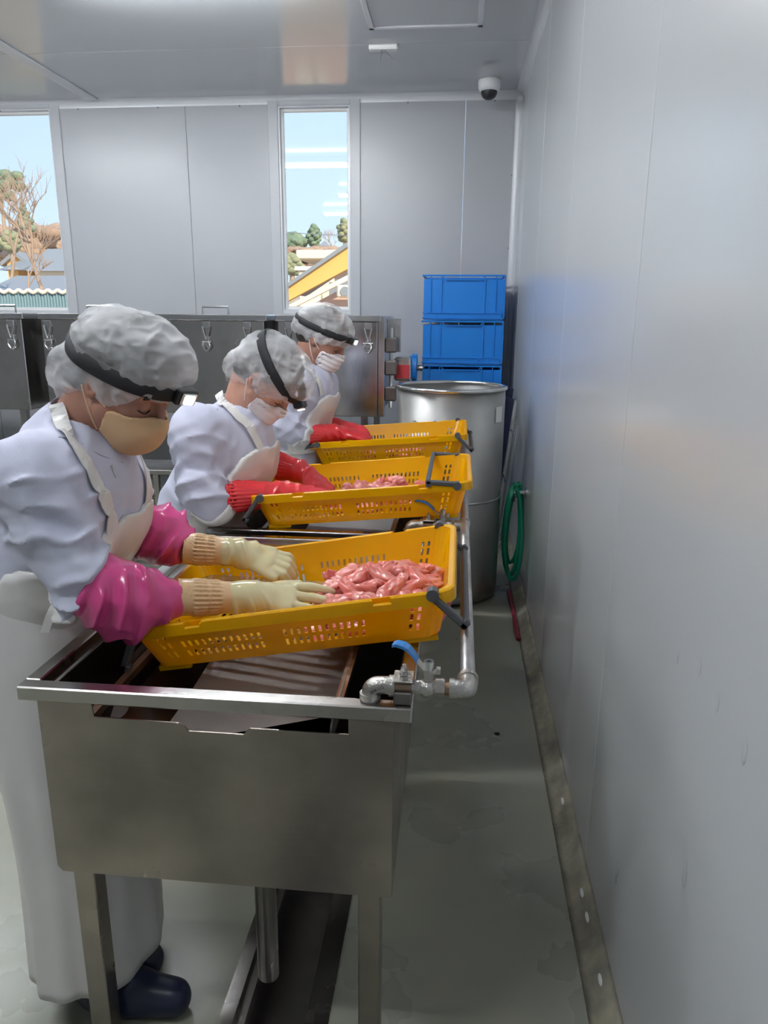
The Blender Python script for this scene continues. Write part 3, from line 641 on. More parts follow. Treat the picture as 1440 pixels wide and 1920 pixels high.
# ------------------------------------------------------------------ sinks
RZ = .855      # rim top
def sink(y0, label, D=.98, lx_=-.155):
    """one stainless sink unit: x -.77..-.06, front at y0"""
    X0, X1 = -.772, -.06; E_ = min(.57, D-.06)
    t = thing('sink', label, 'sink', ((X0+X1)/2, y0+.4, 0), 'stainless sinks in a row along the aisle')
    r = bmesh.new(); y1 = y0+D
    for a in ((X0, X1, y0, y0+.03), (X0, X1, y1-.03, y1), (X0, X0+.03, y0+.03, y1-.03), (X1-.03, X1, y0+.03, y1-.03)):
        box(r, a[0], a[1], a[2], a[3], RZ-.028, RZ, bev=.0025)
    obj('rim', r, Mt['steel'], t)
    # front panel with the stepped opening below the rim
    xl, xr, zt, zb = X0+.035, -.092, RZ-.028, .463
    poly = [(xl, zt), (xl, zb+.012), (xl+.01, zb), (xr-.006, zb), (xr, zb+.006), (xr, zt), (xr-.078, zt), (xr-.078, zt-.030), (-.345, zt-.030), (-.352, zt-.036), (-.358, zt-.043), (-.458, zt-.043), (-.466, zt-.032), (-.475, zt-.028), (-.632, zt-.026), (-.635, zt)]
    fp = obj('front_panel', prism(bmesh.new(), poly, 1, y0+.004, y0+.007), Mt['steel_panel'], t)
    bm = bmesh.new(); box(bm, xr-.003, xr, y0+.007, y1-.01, zb+.0, zt); obj('side_panel', bm, Mt['steel_panel'], t)
    bm = bmesh.new(); prism(bm, [(X0+.035, zt), (X0+.038, zt), (X0+.038, .64), (X0+.25, .50), (X0+.247, .50), (X0+.035, .64)], 1, y0+.0075, y1-.01); obj('side_panel', bm, Mt['steel_dark'], t)
    # inner basin: sloping plates
    bm = bmesh.new(); prism(bm, [(-.20, zt), (-.197, zt), (-.212, .733), (-.53, .745), (-.545, .60), (-.66, .57), (-.66, .567), (-.542, .597), (-.533, .741), (-.215, .729)], 1, y0+.012, y1-.03)
    obj('basin', bm, Mt['basin'], t)
    obj('basin_end', B(-.72, -.10, y0+E_, y0+E_+.003, .52, zt), Mt['basin'], t)
    obj('basin_step', prism(bmesh.new(), [(y0+E_-.40, .748), (y0+E_-.001, .775), (y0+E_-.001, .772), (y0+E_-.40, .745)], 0, -.528, -.213), Mt['basin'], t)
    obj('bottom_plate', B(-.52, xr-.003, y0+.0075, y1-.01, zb+.012, zb+.016), Mt['steel_dark'], t)
    obj('support_rail', B(X0+.115, X0+.130, y0+.01, y1-.03, RZ-.075, RZ-.06), Mt['rail'], t)
    obj('support_rail', B(-.205, -.190, y0+.05, y1-.03, RZ-.033, RZ-.029), Mt['rail'], t)
    # drainboard sheet over the rear part
    if D > .8: obj('drainboard', prism(bmesh.new(), [(y0+.62, RZ-.040), (y0+.625, RZ-.018), (y1-.031, RZ-.010), (y1-.031, RZ-.014), (y0+.63, RZ-.022), (y0+.625, RZ-.040)], 0, X0+.031, X1-.031), Mt['steel_bright'], t)
    for (lx, ly) in ((X0+.06, y0+.012), (lx_, y0+.012), (X0+.06, y1-.06), (-.235, y1-.06)):
        o = obj('leg', B(lx, lx+.042, ly, ly+.042, 0, zb+.012 if lx > -.6 else .60, bev=.002), Mt['steel_panel'], t)
    obj('drain_pipe', C((-.375, y0+.16, .09), (-.375, y0+.16, zb+.014), .023, n=24), Mt['steel_dark'], t, smooth=False)
    return t
SY = [1.122, 2.15, 3.18]
sink(SY[0], 'nearest stainless steel sink with stepped slot below its front rim')
sink(SY[1], 'middle stainless steel sink under the second yellow basket', .96, -.24)
sink(SY[2], 'farthest stainless steel sink beside the steel drum', .47, -.24)
# weld marks on the nearest rim
# water pipe along the aisle side and the three ball valves
PX, PZ = .034, .885
wp = thing('water_pipe', 'grey steel water pipe running along the aisle side of the sinks', 'pipe', (PX, 2.2, PZ))
obj('straight_pipe', C((PX, SY[0]+.045, PZ), (PX, 3.64, PZ), .0135, n=20), Mt['pipe'], wp, smooth=True)
def elbow(par, pts, r, m, name_='elbow'):
    bm = bmesh.new(); sp_ = smoothpath(pts, 8); tube(bm, sp_, r, 20); o = obj(name_, bm, m, par, smooth=True)
    return o
def valve(y, label, handle_rot, par_pipe, hlen=1.):
    t = thing('ball_valve', label, 'valve', (-.06, y, PZ-.002), 'ball valves feeding the sinks')
    z = PZ-.002
    # elbow going down into the sink
    elbow(t, [(-.135, y, RZ-.03), (-.135, y, z-.018), (-.128, y, z-.003), (-.112, y, z), (-.095, y, z)], .0155, Mt['cast'])
    obj('elbow_collar', C((-.135, y, z-.024), (-.135, y, z-.015), .0185, n=24), Mt['cast'], t, smooth=False)
    obj('elbow_collar', C((-.102, y, z), (-.092, y, z), .0185, n=24), Mt['cast'], t)
    textmesh('304-1/2', .009, Mt['steel_dark'], 'cast_letters', t, Matrix.Translation((-.122, y-.0158, z-.002)) @ Matrix.Rotation(PI/2, 4, 'X') @ Matrix.Rotation(.55, 4, 'Z'))
    # clamp block standing on the rim corner
    obj('pipe_clamp', B(-.093, -.062, y-.018, y+.018, RZ+.0005, z-.004, bev=.002), Mt['steel_dark'], t)
    obj('clamp_plate', B(-.094, -.060, y-.021, y+.021, z+.0165, z+.0195, bev=.0008), Mt['cast'], t)
    for sy in (-.011, .012):
        b_ = obj('bolt', C((-.077, y+sy, z+.0195), (-.077, y+sy, z+.035), .0035, n=10), Mt['cast'], t)
        obj('nut', C((-.077, y+sy, z+.0196), (-.077, y+sy, z+.026), .0072, n=6), Mt['cast'], b_)
        obj('washer', C((-.077, y+sy, z+.0272), (-.077, y+sy, z+.0285), .0062, n=16), Mt['steel_bright'], b_)
    obj('nipple', C((-.092, y, z), (-.058, y, z), .0115, n=20), Mt['rail'], t)
    # body
    bm = bmesh.new(); cyl(bm, (-.062, y, z), (-.048, y, z), .0125, n=8); bmesh.ops.create_uvsphere(bm, u_segments=18, v_segments=12, radius=.0165, matrix=Matrix.Translation((-.036, y, z)))
    cyl(bm, (-.05, y, z), (-.022, y, z), .0125, n=20); cyl(bm, (-.036, y, z), (-.034, y, z+.034), .0105, .0085, n=16); obj('valve_body', bm, Mt['cast'], t, smooth=False)
    obj('union_nut', C((-.022, y, z), (-.006, y, z), .0165, n=6), Mt['cast'], t)
    obj('nipple', C((-.006, y, z), (.003, y, z), .0115, n=20), Mt['rail'], t)
    obj('elbow_collar', C((.002, y, z), (.011, y, z), .0185, n=24), Mt['cast'], t)
    elbow(t, [(.008, y, z), (PX-.012, y, z), (PX-.003, y+.003, z), (PX, y+.014, z), (PX, y+.034, z)], .0165, Mt['cast'])
    obj('elbow_collar', C((PX, y+.03, z), (PX, y+.042, z), .0185, n=24), Mt['cast'], t)
    # handle: steel strap bent up and a blue sleeve
    T = Matrix.Translation((-.034, y, z+.034)) @ Matrix.Rotation(handle_rot, 4, 'Z')
    def hp(pts, w0, th): 
        bm = bmesh.new(); rows = []; pts = [(u*hlen, h) for u, h in pts]
        for i, (u, h) in enumerate(pts):
            ww = w0 if not hasattr(w0, '__len__') else w0[i]
            rows.append([bm.verts.new(T @ Vector((u, s*ww, h+dz))) for s, dz in ((-1, 0), (1, 0), (1, th), (-1, th))])
        for a, b in zip(rows[:-1], rows[1:]):
            for k in range(4): bm.faces.new((a[k], a[(k+1) % 4], b[(k+1) % 4], b[k]))
        bm.faces.new(rows[0][::-1]); bm.faces.new(rows[-1]); return bm
    h_ = obj('handle', hp([(-.016, -.006), (-.004, 0), (.01, 0), (.022, .008), (.034, .022), (.05, .03)], [.005, .009, .010, .009, .008, .008], .0022), Mt['cast'], t)
    g_ = obj('grip', hp([(.026, .010), (.034, .0195), (.047, .031), (.06, .036), (.078, .038), (.086, .035), (.088, .033)], [.0095, .0105, .011, .011, .010, .008, .004], .0062), Mt['blue_h'], h_); bevel(g_, .0015)
    obj('handle_nut', C((-.034, y, z+.034), (-.034, y, z+.050), .0085, n=20), Mt['steel_bright'], t)
    obj('socket', C((-.034, y, z+.0495), (-.034, y, z+.0505), .0042, n=6), Mt['blackp'], t)
    obj('stop_tab', B(-.022, -.014, y-.006, y+.006, z+.028, z+.038, bev=.001), Mt['cast'], t)
    return t
valve(SY[0]+.028, 'ball valve with blue lever on the rim of the nearest sink', math.radians(170), wp, .74)
valve(SY[1]+.028, 'ball valve with lever turned left, on the middle sink behind the nearest basket', math.radians(172), wp)
valve(SY[2]+.028, 'ball valve of the farthest sink, mostly behind the middle basket', math.radians(118), wp)

# ------------------------------------------------------------------ yellow baskets
BL, BW, BH = .70, .48, .108
def basket_mesh(RIM=.024):
    """local frame: x along length 0..BL, y 0..BW, z 0..BH, walls taper inward towards the bottom"""
    R_ = .035; bm = bmesh.new()
    # perimeter path, start at (R,0) going +x on the near side
    def per(u, inset):
        L = BL-2*inset; Wd = BW-2*inset; r = R_; segs = [(L-2*r), PI/2*r, (Wd-2*r), PI/2*r, (L-2*r), PI/2*r, (Wd-2*r), PI/2*r]
        L0 = [(BL-2*R_), PI/2*R_, (BW-2*R_), PI/2*R_]*2
        k = 0
        while k < 7 and u > L0[k]+1e-9: u -= L0[k]; k += 1
        f = min(1, u/L0[k]); x0, y0, x1, y1 = inset, inset, BL-inset, BW-inset
        c = [((x0+r, y0), (x1-r, y0)), None, ((x1, y0+r), (x1, y1-r)), None, ((x1-r, y1), (x0+r, y1)), None, ((x0, y1-r), (x0, y0+r)), None][k]
        if c: return (c[0][0]+(c[1][0]-c[0][0])*f, c[0][1]+(c[1][1]-c[0][1])*f)
        cc = {1: (x1-r, y0+r, -90), 3: (x1-r, y1-r, 0), 5: (x0+r, y1-r, 90), 7: (x0+r, y0+r, 180)}[k]
        a = math.radians(cc[2]+90*f); return (cc[0]+r*math.cos(a), cc[1]+r*math.sin(a))
    S = BL-2*R_; W_ = BW-2*R_; q = PI/2*R_; tot = 2*(S+W_)+4*q
    # slot groups on a long side given as x positions
    def slots(side_len):
        g = []
        sw, gp = .0072, .0092
        for c0, n in ((.05, 3), (.19, 12), (.43, 12), (.645, 3)) if side_len > .5 else ((.06, 3), (.16, 8), (.30, 3)):
            st = c0-(n-1)*(sw+gp)/2*1.0-(.035)
            for k in range(n):
                a = st+k*(sw+gp); g.append((a, a+sw, n))
        return g
    us = [0]; holes = {}
    bases = [(0, S), (S+q, W_), (S+q+W_+q, S), (2*S+W_+3*q, W_)]
    cuts = set([round(x, 5) for x in (0, tot)])
    hl = []
    for bi, (u0, ln) in enumerate(bases):
        cuts.add(round(u0, 5)); cuts.add(round(u0+ln, 5))
        for (a, b, n) in slots(ln):
            if a < .004 or b > ln-.004: continue
            aa, bb = (a, b) if bi < 2 else (ln-b, ln-a)
            cuts.add(round(u0+aa, 5)); cuts.add(round(u0+bb, 5)); hl.append((round(u0+aa, 5), round(u0+bb, 5), n))
        for k in range(1, 5): cuts.add(round(u0+ln+q*k/5, 5))
    cuts = sorted(c for c in cuts if c < tot-1e-6); N = len(cuts)
    zs = [0, .012, .021, .036, .045, .060, .066, .078-.002, BH-.0235, BH]
    def inset(z): return .033*(1-z/BH)+.012
    grid = [[bm.verts.new((*per(u, inset(z)), z)) for u in cuts] for z in zs]
    for i in range(len(zs)-1):
        for k in range(N):
            a, b = cuts[k], cuts[(k+1) % N]
            hole = False
            for (ha, hb, n) in hl:
                if abs(ha-a) < 1e-5 and abs(hb-b) < 1e-5:
                    if n == 3 and zs[i] in (.021, .045, .066): hole = True
                    if n > 3 and zs[i] in (.021, .045) : hole = True
            if not hole: bm.faces.new((grid[i][k], grid[i][(k+1) % N], grid[i+1][(k+1) % N], grid[i+1][k]))
    # floor grid
    x0 = inset(0)+R_*.3; fx = np.linspace(x0, BL-x0, 60); fy = np.linspace(x0, BW-x0, 34)
    fg = [[bm.verts.new((x, y, .0)) for x in fx] for y in fy]
    for j in range(len(fy)-1):
        for i in range(len(fx)-1):
            if i % 2 == 1 and j % 3 != 0 and 3 < i < 56 and 2 < j < 31: continue
            bm.faces.new((fg[j][i], fg[j][i+1], fg[j+1][i+1], fg[j+1][i]))
    # bridge the floor grid to the wall with a ring of quads
    ring = [bm.verts.new((*per(u, inset(0)+.010), .0)) for u in cuts]
    for k in range(N): bm.faces.new((grid[0][k], ring[k], ring[(k+1) % N], grid[0][(k+1) % N]))
    # rim: shelf out and lip down, with grip notches
    def rimz(u):
        d = 0
        for (c0) in (S*.21, S*.83, S+q+W_+q+S*.17, S+q+W_+q+S*.79):
            if abs(u-c0) < .019: d = .011
        return d
    fine = sorted(set(cuts+[round(c0+s*e_, 5) for c0 in (S*.21, S*.83, S+q+W_+q+S*.17, S+q+W_+q+S*.79) for s in (-1, 1) for e_ in (.0188, .0192)])); N2 = len(fine)
    prof = [(.0125, BH-.016), (.0125, BH), (.003, BH+.0015), (0, BH-.001), (0, BH-RIM), (.0022, BH-RIM), (.0022, BH-.004)]
    g2 = [[bm.verts.new((*per(u, ins), z-(rimz(u) if z > BH-.006 else 0))) for u in fine] for ins, z in prof]
    for i in range(len(prof)-1):
        for k in range(N2): bm.faces.new((g2[i][k], g2[i][(k+1) % N2], g2[i+1][(k+1) % N2], g2[i+1][k]))
    # outer ribs under the rim
    for k in range(10):
        x = .05+k*(BL-.1)/9
        for y in (.0, BW-.012): box(bm, x-.0012, x+.0012, y, y+.012, BH-RIM, BH-.005)
    # feet and bottom skids
    for x0_, x1_ in ((.05, .12), (BL-.14, BL-.05)):
        for y0_ in (.048, BW-.056): box(bm, x0_, x1_, y0_, y0_+.008, -.010, .0)
    return bm
def bail_mesh(up=.0):
    """swinging handle: pivots at x=0 on both long sides, arms along +x length .085"""
    bm = bmesh.new(); t_ = .010
    for y in (-.006, BW-.008):
        box(bm, -.008, .094, y-.002, y+.016, -.007, .007, bev=.003)
        cyl(bm, (0, y-.006, .004), (0, y+.018, .004), .0125, n=16)
        box(bm, .078, .094, y-.002, y+.016, -.007, .014, bev=.003)
    box(bm, .082, .096, 0, BW, -.0075, .009, bev=.003)
    return bm
def make_basket(pBR, tilt, label, bails, src=None):
    # origin = bottom near-left corner; pBR = bottom near-right corner point in the room
    t = thing('yellow_basket', label, 'basket', (0, 0, 0), 'yellow sorting baskets on the sinks')
    dx = BL-.045
    t.rotation_euler = (0, -tilt, 0)
    off = Matrix.Rotation(-tilt, 3, 'Y') @ Vector((dx, .045, 0))
    t.location = Vector(pBR)-off
    if src is None:
        o = obj('basket_body', basket_mesh(), Mt['yellow'], t, local=True); o.modifiers.new('thick', 'SOLIDIFY').thickness = .0018
        o.modifiers['thick'].offset = 0
    else:
        o = next(c for c in src.children if c.name.startswith('basket_body')).copy(); COL.objects.link(o); o.parent = t
    for (side, ang) in bails:
        b_ = obj('bail_handle', bail_mesh(), Mt['grey_p'], t, local=True)
        x = BL-.045 if side > 0 else .045
        M2 = Matrix.Translation((x, 0, BH-.004)) @ Matrix.Rotation(-ang, 4, 'Y')
        b_.data.transform(M2)
    return t
bk = []
bk.append(make_basket((-.020, 1.375, .880), math.radians(10.0), 'nearest yellow slotted plastic basket on the first sink', [(1, math.radians(-52)), (-1, math.radians(180+60))]))
bk.append(make_basket((.0175, 2.20, .915), math.radians(5.6), 'middle yellow slotted plastic basket with grey handle folded across it', [(1, math.radians(172)), (-1, math.radians(180+50))], bk[0]))
bk.append(make_basket((.010, 3.19, .905), math.radians(4.6), 'farthest yellow slotted plastic basket near the steel drum', [(1, math.radians(-48)), (-1, math.radians(195))], bk[0]))

# ------------------------------------------------------------------ raw chicken pieces
protos = []
for k in range(9):
    bm = bmesh.new(); bmesh.ops.create_icosphere(bm, subdivisions=4, radius=1)
    a, b, c_ = [(.032, .017, .014), (.026, .020, .014), (.036, .015, .014), (.023, .018, .015), (.029, .022, .012), (.034, .016, .014), (.022, .017, .014), (.028, .015, .013), (.025, .022, .013)][k]
    for v in bm.verts:
        p = v.co.copy(); n_ = mnoise.noise(p*1.3+Vector((k*7.3, 0, 0)))*.34+mnoise.noise(p*3.2+Vector((0, k*3.1, 0)))*.10+mnoise.noise(p*8)*.03
        p *= 1+n_; p = Vector((p.x*a, p.y*b, p.z*c_)); bend = (k % 3-1)*9
        p.z += bend*p.x*p.x*.5; p.y += (k % 2-.5)*14*p.x*p.x; v.co = p
    me = bpy.data.meshes.new('chicken_piece'); bm.to_mesh(me); bm.free(); me.materials.append(Mt['meat'] if k % 3 else Mt['meat2'])
    me.polygons.foreach_set('use_smooth', [True]*len(me.polygons)); protos.append(me)
def heap(bi, n, x0, x1, y0, y1, hfun, label, group, seed):
    rr = random.Random(seed); t = bk[bi]; bpy.context.view_layer.update(); M_ = t.matrix_world.copy(); placed = []
    tries = 0
    while len(placed) < n and tries < 6000:
        tries += 1
        x = rr.uniform(x0, x1); y = rr.uniform(y0, y1); hmax = hfun(x, y)
        if hmax <= 0: continue
        z = .014
        for (a, b, c_) in placed:
            d = math.hypot(x-a, y-b)
            if d < .036: z = max(z, c_+.0175*(1-(d/.036)**2*.6))
        if z > hmax: continue
        placed.append((x, y, z))
        o = bpy.data.objects.new('chicken_piece', rr.choice(protos)); COL.objects.link(o)
        R3 = Matrix.Rotation(rr.uniform(0, 2*PI), 4, 'Z') @ Matrix.Rotation(rr.uniform(-.45, .45), 4, 'X') @ Matrix.Rotation(rr.uniform(-.4, .4)*(1.6 if z > .03 else 1), 4, 'Y')
        s = rr.uniform(.95, 1.35)
        o.matrix_world = M_ @ Matrix.Translation((x, y, z)) @ R3 @ Matrix.Scale(s, 4)
        tag(o, label, 'chicken', group)
    return placed
heap(0, 110, .385, .65, .07, .42, lambda x, y: .012+.062*max(0, 1-((x-.475)/.19)**2)*max(0.25, 1-((y-.24)/.22)**2) if x > .36 else 0, 'raw pink chicken piece heaped in the nearest yellow basket', 'chicken pieces in the nearest basket', 3)
heap(1, 60, .25, .55, .12, .40, lambda x, y: .012+.048*max(0, 1-((x-.40)/.19)**2), 'raw pink chicken piece in the middle yellow basket', 'chicken pieces in the middle basket', 5)
heap(2, 34, .25, .50, .12, .40, lambda x, y: .030, 'raw pink chicken piece in the farthest yellow basket', 'chicken pieces in the farthest basket', 9)
# ------------------------------------------------------------------ signed distance modelling for bodies and clothes
V = lambda *a: np.array(a, float)
def nrm(a): return a/np.linalg.norm(a)
def smin(a, b, k):
    if k <= 0: return np.minimum(a, b)
    h = np.clip(.5+.5*(b-a)/k, 0, 1); return b*(1-h)+a*h-k*h*(1-h)
def smax(a, b, k): return -smin(-a, -b, k)
def cone(Q, a, b, ra, rb):
    ab = b-a; L2 = ab@ab; t = np.clip(((Q-a)@ab)/L2, 0, 1)
    return np.linalg.norm(Q-a-t[:, None]*ab, axis=1)-(ra+(rb-ra)*t)
def ell(Q, c, r, R=None):
    q = Q-c
    if R is not None: q = q@R          # R columns = local axes
    k0 = np.linalg.norm(q/r, axis=1); k1 = np.linalg.norm(q/(np.array(r)**2), axis=1)
    return k0*(k0-1)/np.maximum(k1, 1e-9)
def _hash(i, j, k, s):
    n = (i.astype(np.int64)*374761393+j.astype(np.int64)*668265263+k.astype(np.int64)*2147483647+s*974711) & 0x7fffffff
    n = (n ^ (n >> 13))*1274126177 & 0x7fffffff; n = n ^ (n >> 16); return (n & 0xffff)/32767.5-1
def vnoise(Q, s=0):
    f = np.floor(Q); u = Q-f; u = u*u*(3-2*u); i, j, k = f[:, 0], f[:, 1], f[:, 2]; o = 0
    for a in (0, 1):
        for b in (0, 1):
            for c_ in (0, 1):
                wgt = (u[:, 0] if a else 1-u[:, 0])*(u[:, 1] if b else 1-u[:, 1])*(u[:, 2] if c_ else 1-u[:, 2])
                o = o+wgt*_hash(i+a, j+b, k+c_, s)
    return o
def fold(Q, a, b, freq, amp, skew=1.2, seed=0, t0=0, t1=1, nz=.9):
    """creases wrapping round a limb from a to b"""
    ab = b-a; L = np.linalg.norm(ab); d = ab/L; t = (Q-a)@d
    s = nrm(np.cross(d, V(.3, .2, .9))); u = np.cross(s, d); r = Q-a-t[:, None]*d
    ph = np.arctan2(r@s, r@u)
    w_ = np.clip((t/L-t0)/.08, 0, 1)*np.clip((t1-t/L)/.08, 0, 1)
    n1 = vnoise(Q*22+seed*3.7, seed); n2 = vnoise(Q*9+seed, seed+5)
    x = t*freq+skew*2.2*np.sin(ph+seed)+n2*nz*3.4+n1*nz*.9
    rd = np.maximum(0, np.cos(x))**2.2-.35*np.maximum(0, -np.cos(x))**3
    return amp*w_*rd*np.clip(.45+.9*vnoise(Q*13+seed*1.3, seed+9), .05, 1)
def smooth_mesh(v, q, it, lam=.5):
    e = np.vstack([q[:, [0, 1]], q[:, [1, 2]], q[:, [2, 3]], q[:, [3, 0]]]); n = len(v)
    e = np.vstack([e, e[:, ::-1]]); deg = np.bincount(e[:, 0], minlength=n)[:, None]
    for _ in range(it):
        acc = np.stack([np.bincount(e[:, 0], weights=v[e[:, 1], k], minlength=n) for k in range(3)], 1)
        v = v+lam*(acc/np.maximum(deg, 1)-v)
    return v
def nets(f, lo, hi, h, smooth=1, keep=None, warp=None):
    """naive surface nets of the field f inside the box lo..hi; returns vertices, quads"""
    lo = np.array(lo, float); hi = np.array(hi, float); n = np.ceil((hi-lo)/h).astype(int)+1
    # coarse pass to skip empty space
    ax = [lo[i]+h*np.arange(n[i]) for i in range(3)]
    G = np.stack(np.meshgrid(*ax, indexing='ij'), -1).reshape(-1, 3)
    F = np.empty(len(G)); st = 4
    cg = [np.arange(0, n[i]+st, st) for i in range(3)]
    CGp = np.stack(np.meshgrid(*[lo[i]+h*cg[i] for i in range(3)], indexing='ij'), -1).reshape(-1, 3)
    FC = f(CGp).reshape([len(c_) for c_ in cg])
    idx = np.stack(np.meshgrid(*[np.minimum((np.arange(n[i])+st//2)//st, len(cg[i])-1) for i in range(3)], indexing='ij'), -1).reshape(-1, 3)
    F0 = FC[idx[:, 0], idx[:, 1], idx[:, 2]]
    near = np.abs(F0) < h*st*1.7+.02; F = F0.copy()
    g = G[near]; r = np.empty(len(g))
    for s in range(0, len(g), 200000): r[s:s+200000] = f(g[s:s+200000])
    F[near] = r; F = F.reshape(n)
    S = F < 0; nx, ny, nz = n
    cs = np.zeros((nx-1, ny-1, nz-1, 3)); cn = np.zeros((nx-1, ny-1, nz-1))
    def sl(a, o, m): return slice(o, m-1+o)
    corner = lambda dx, dy, dz: (slice(dx, nx-1+dx), slice(dy, ny-1+dy), slice(dz, nz-1+dz))
    for axis in range(3):
        for p in (0, 1):
            for q in (0, 1):
                d0 = [0, 0, 0]; oth = [i for i in range(3) if i != axis]; d0[oth[0]] = p; d0[oth[1]] = q; d1 = list(d0); d1[axis] = 1
                A, Bv = F[corner(*d0)], F[corner(*d1)]; m = (A < 0) != (Bv < 0)
                t = np.where(m, A/np.where(m, A-Bv, 1), 0)
                for i in range(3): cs[..., i] += m*(d0[i] if i != axis else 0)
                cs[..., axis] += m*t; cn += m
    act = cn > 0; ids = -np.ones(act.shape, int); ids[act] = np.arange(act.sum())
    ci = np.argwhere(act); v = lo+h*(ci+cs[act]/cn[act][:, None])
    Q = []
    for axis in range(3):
        o1, o2 = [(1, 2), (2, 0), (0, 1)][axis]
        sA = [slice(None)]*3; sB = [slice(None)]*3; sA[axis] = slice(0, -1); sB[axis] = slice(1, None)
        c_ = np.argwhere(S[tuple(sA)] != S[tuple(sB)]); c_ = c_[(c_[:, o1] > 0) & (c_[:, o2] > 0) & (c_[:, o1] < n[o1]-1) & (c_[:, o2] < n[o2]-1)]
        if not len(c_): continue
        neg = S[tuple(sA)][tuple(c_.T)]
        def cell(d1, d2):
            k = c_.copy(); k[:, o1] -= d1; k[:, o2] -= d2; return ids[tuple(k.T)]
        qq = np.stack([cell(1, 1), cell(0, 1), cell(0, 0), cell(1, 0)], 1); qq[~neg] = qq[~neg][:, ::-1]; Q.append(qq)
    q = np.vstack(Q); v = smooth_mesh(v, q, smooth)
    if warp is not None: v = warp(v)
    if keep is not None:
        m = keep(v); q = q[m[q].all(1)]
    used = np.unique(q); re = -np.ones(len(v), int); re[used] = np.arange(len(used)); return v[used], re[q]
def np_mesh(name, v, q, m, parent, smooth=True):
    me = bpy.data.meshes.new(name); me.vertices.add(len(v)); me.vertices.foreach_set('co', np.asarray(v, np.float32).ravel())
    k = q.shape[1]; me.loops.add(len(q)*k); me.loops.foreach_set('vertex_index', q.astype(np.int32).ravel()); me.polygons.add(len(q))
    me.polygons.foreach_set('loop_start', np.arange(0, len(q)*k, k, dtype=np.int32)); me.update(calc_edges=True); me.validate()
    return obj(name, me, m, parent, smooth=smooth)
def grad(f, Q, e=.002):
    g = np.stack([f(Q+V(*(e if i == j else 0 for j in range(3))))-f(Q-V(*(e if i == j else 0 for j in range(3)))) for i in range(3)], 1)
    return g/np.maximum(np.linalg.norm(g, axis=1), 1e-9)[:, None]
def snap(f, Q, it=8, off=0.):
    Q = np.array(Q, float)
    for _ in range(it): Q = Q-grad(f, Q)*(f(Q)-off)[:, None]*.9
    return Q
def ribbon(name, pts, f, width, th, m, parent, off=.002, per=8, taper=None, snapit=True):
    pts = np.array([tuple(p) for p in smoothpath(pts, per)])
    if snapit: pts = snap(f, pts, off=off)
    for _ in range(3): pts[1:-1] = .25*pts[:-2]+.5*pts[1:-1]+.25*pts[2:]
    N = grad(f, pts); bm = bmesh.new(); rows = []
    for i, p in enumerate(pts):
        t = nrm(pts[min(i+1, len(pts)-1)]-pts[max(i-1, 0)]); s = nrm(np.cross(t, N[i])); w_ = width*(taper(i/(len(pts)-1)) if taper else 1)/2
        n_ = nrm(np.cross(s, t)); n_ = n_ if n_@N[i] > 0 else -n_
        A = p+s*w_; Bp = p-s*w_
        rows.append([bm.verts.new(x) for x in (A, p+n_*th*.4, Bp, Bp+n_*th, p+n_*th*1.3, A+n_*th)])
    for a, b in zip(rows[:-1], rows[1:]):
        for k in range(6): bm.faces.new((a[k], a[(k+1) % 6], b[(k+1) % 6], b[k]))
    bm.faces.new(rows[0][::-1]); bm.faces.new(rows[-1])
    return obj(name, bm, m, parent, smooth=False)

# ------------------------------------------------------------------ clothing materials
Mt['skin1'] = mat('skin_warm', (.42, .215, .155), .48, col2=(.35, .17, .12), scale=18, sss=.25, bump=.05, bscale=300)
Mt['skin2'] = mat('skin_light', (.60, .34, .25), .48, col2=(.52, .27, .20), scale=18, sss=.25)
Mt['hair'] = mat('dark_hair', (.018, .014, .012), .45, col2=(.045, .035, .03), scale=60, stretch=(1, 1, 6), bump=.5, bscale=150)
Mt['jacket'] = mat('pale_lilac_cotton', (.60, .61, .74), .85, col2=(.56, .57, .70), scale=5, bump=.12, bscale=420, spec=.25)
Mt['apron'] = mat('white_vinyl_apron', (.76, .74, .72), .33, col2=(.70, .68, .665), scale=5, bump=.16, bscale=9, rvar=.05)
Mt['sleeve'] = mat('pink_vinyl_sleeve', (.66, .075, .26), .22, spec=.55, bump=.05, bscale=20)
Mt['glove_t'] = mat('tan_rubber', (.70, .45, .24), .30, col2=(.74, .50, .28), scale=10, coat=.3)
Mt['glove_y'] = mat('cream_wet_rubber', (.66, .60, .36), .20, col2=(.74, .56, .24), scale=14, coat=.5, contrast=(.5, .72))
Mt['glove_r'] = mat('red_rubber', (.72, .028, .035), .30, col2=(.62, .022, .03), scale=12, coat=.4)
Mt['mask_t'] = mat('tan_mask', (.66, .44, .26), .9, bump=.1, bscale=500, spec=.2)
Mt['mask_w'] = mat('white_mask', (.84, .78, .79), .9, bump=.1, bscale=500, spec=.2)
Mt['loop'] = mat('ear_loop', (.80, .74, .70), .8)
Mt['loop_t'] = mat('tan_ear_loop', (.70, .48, .30), .8)
Mt['brow'] = mat('eyebrow', (.035, .022, .018), .8)
Mt['seam'] = mat('stitching', (.42, .42, .50), .8)
Mt['led'] = mat('headlamp_led', (.90, 1.0, .93), .3, emit=14)
Mt['lampglass'] = mat('headlamp_reflector', (.75, .80, .76), .15, .6)
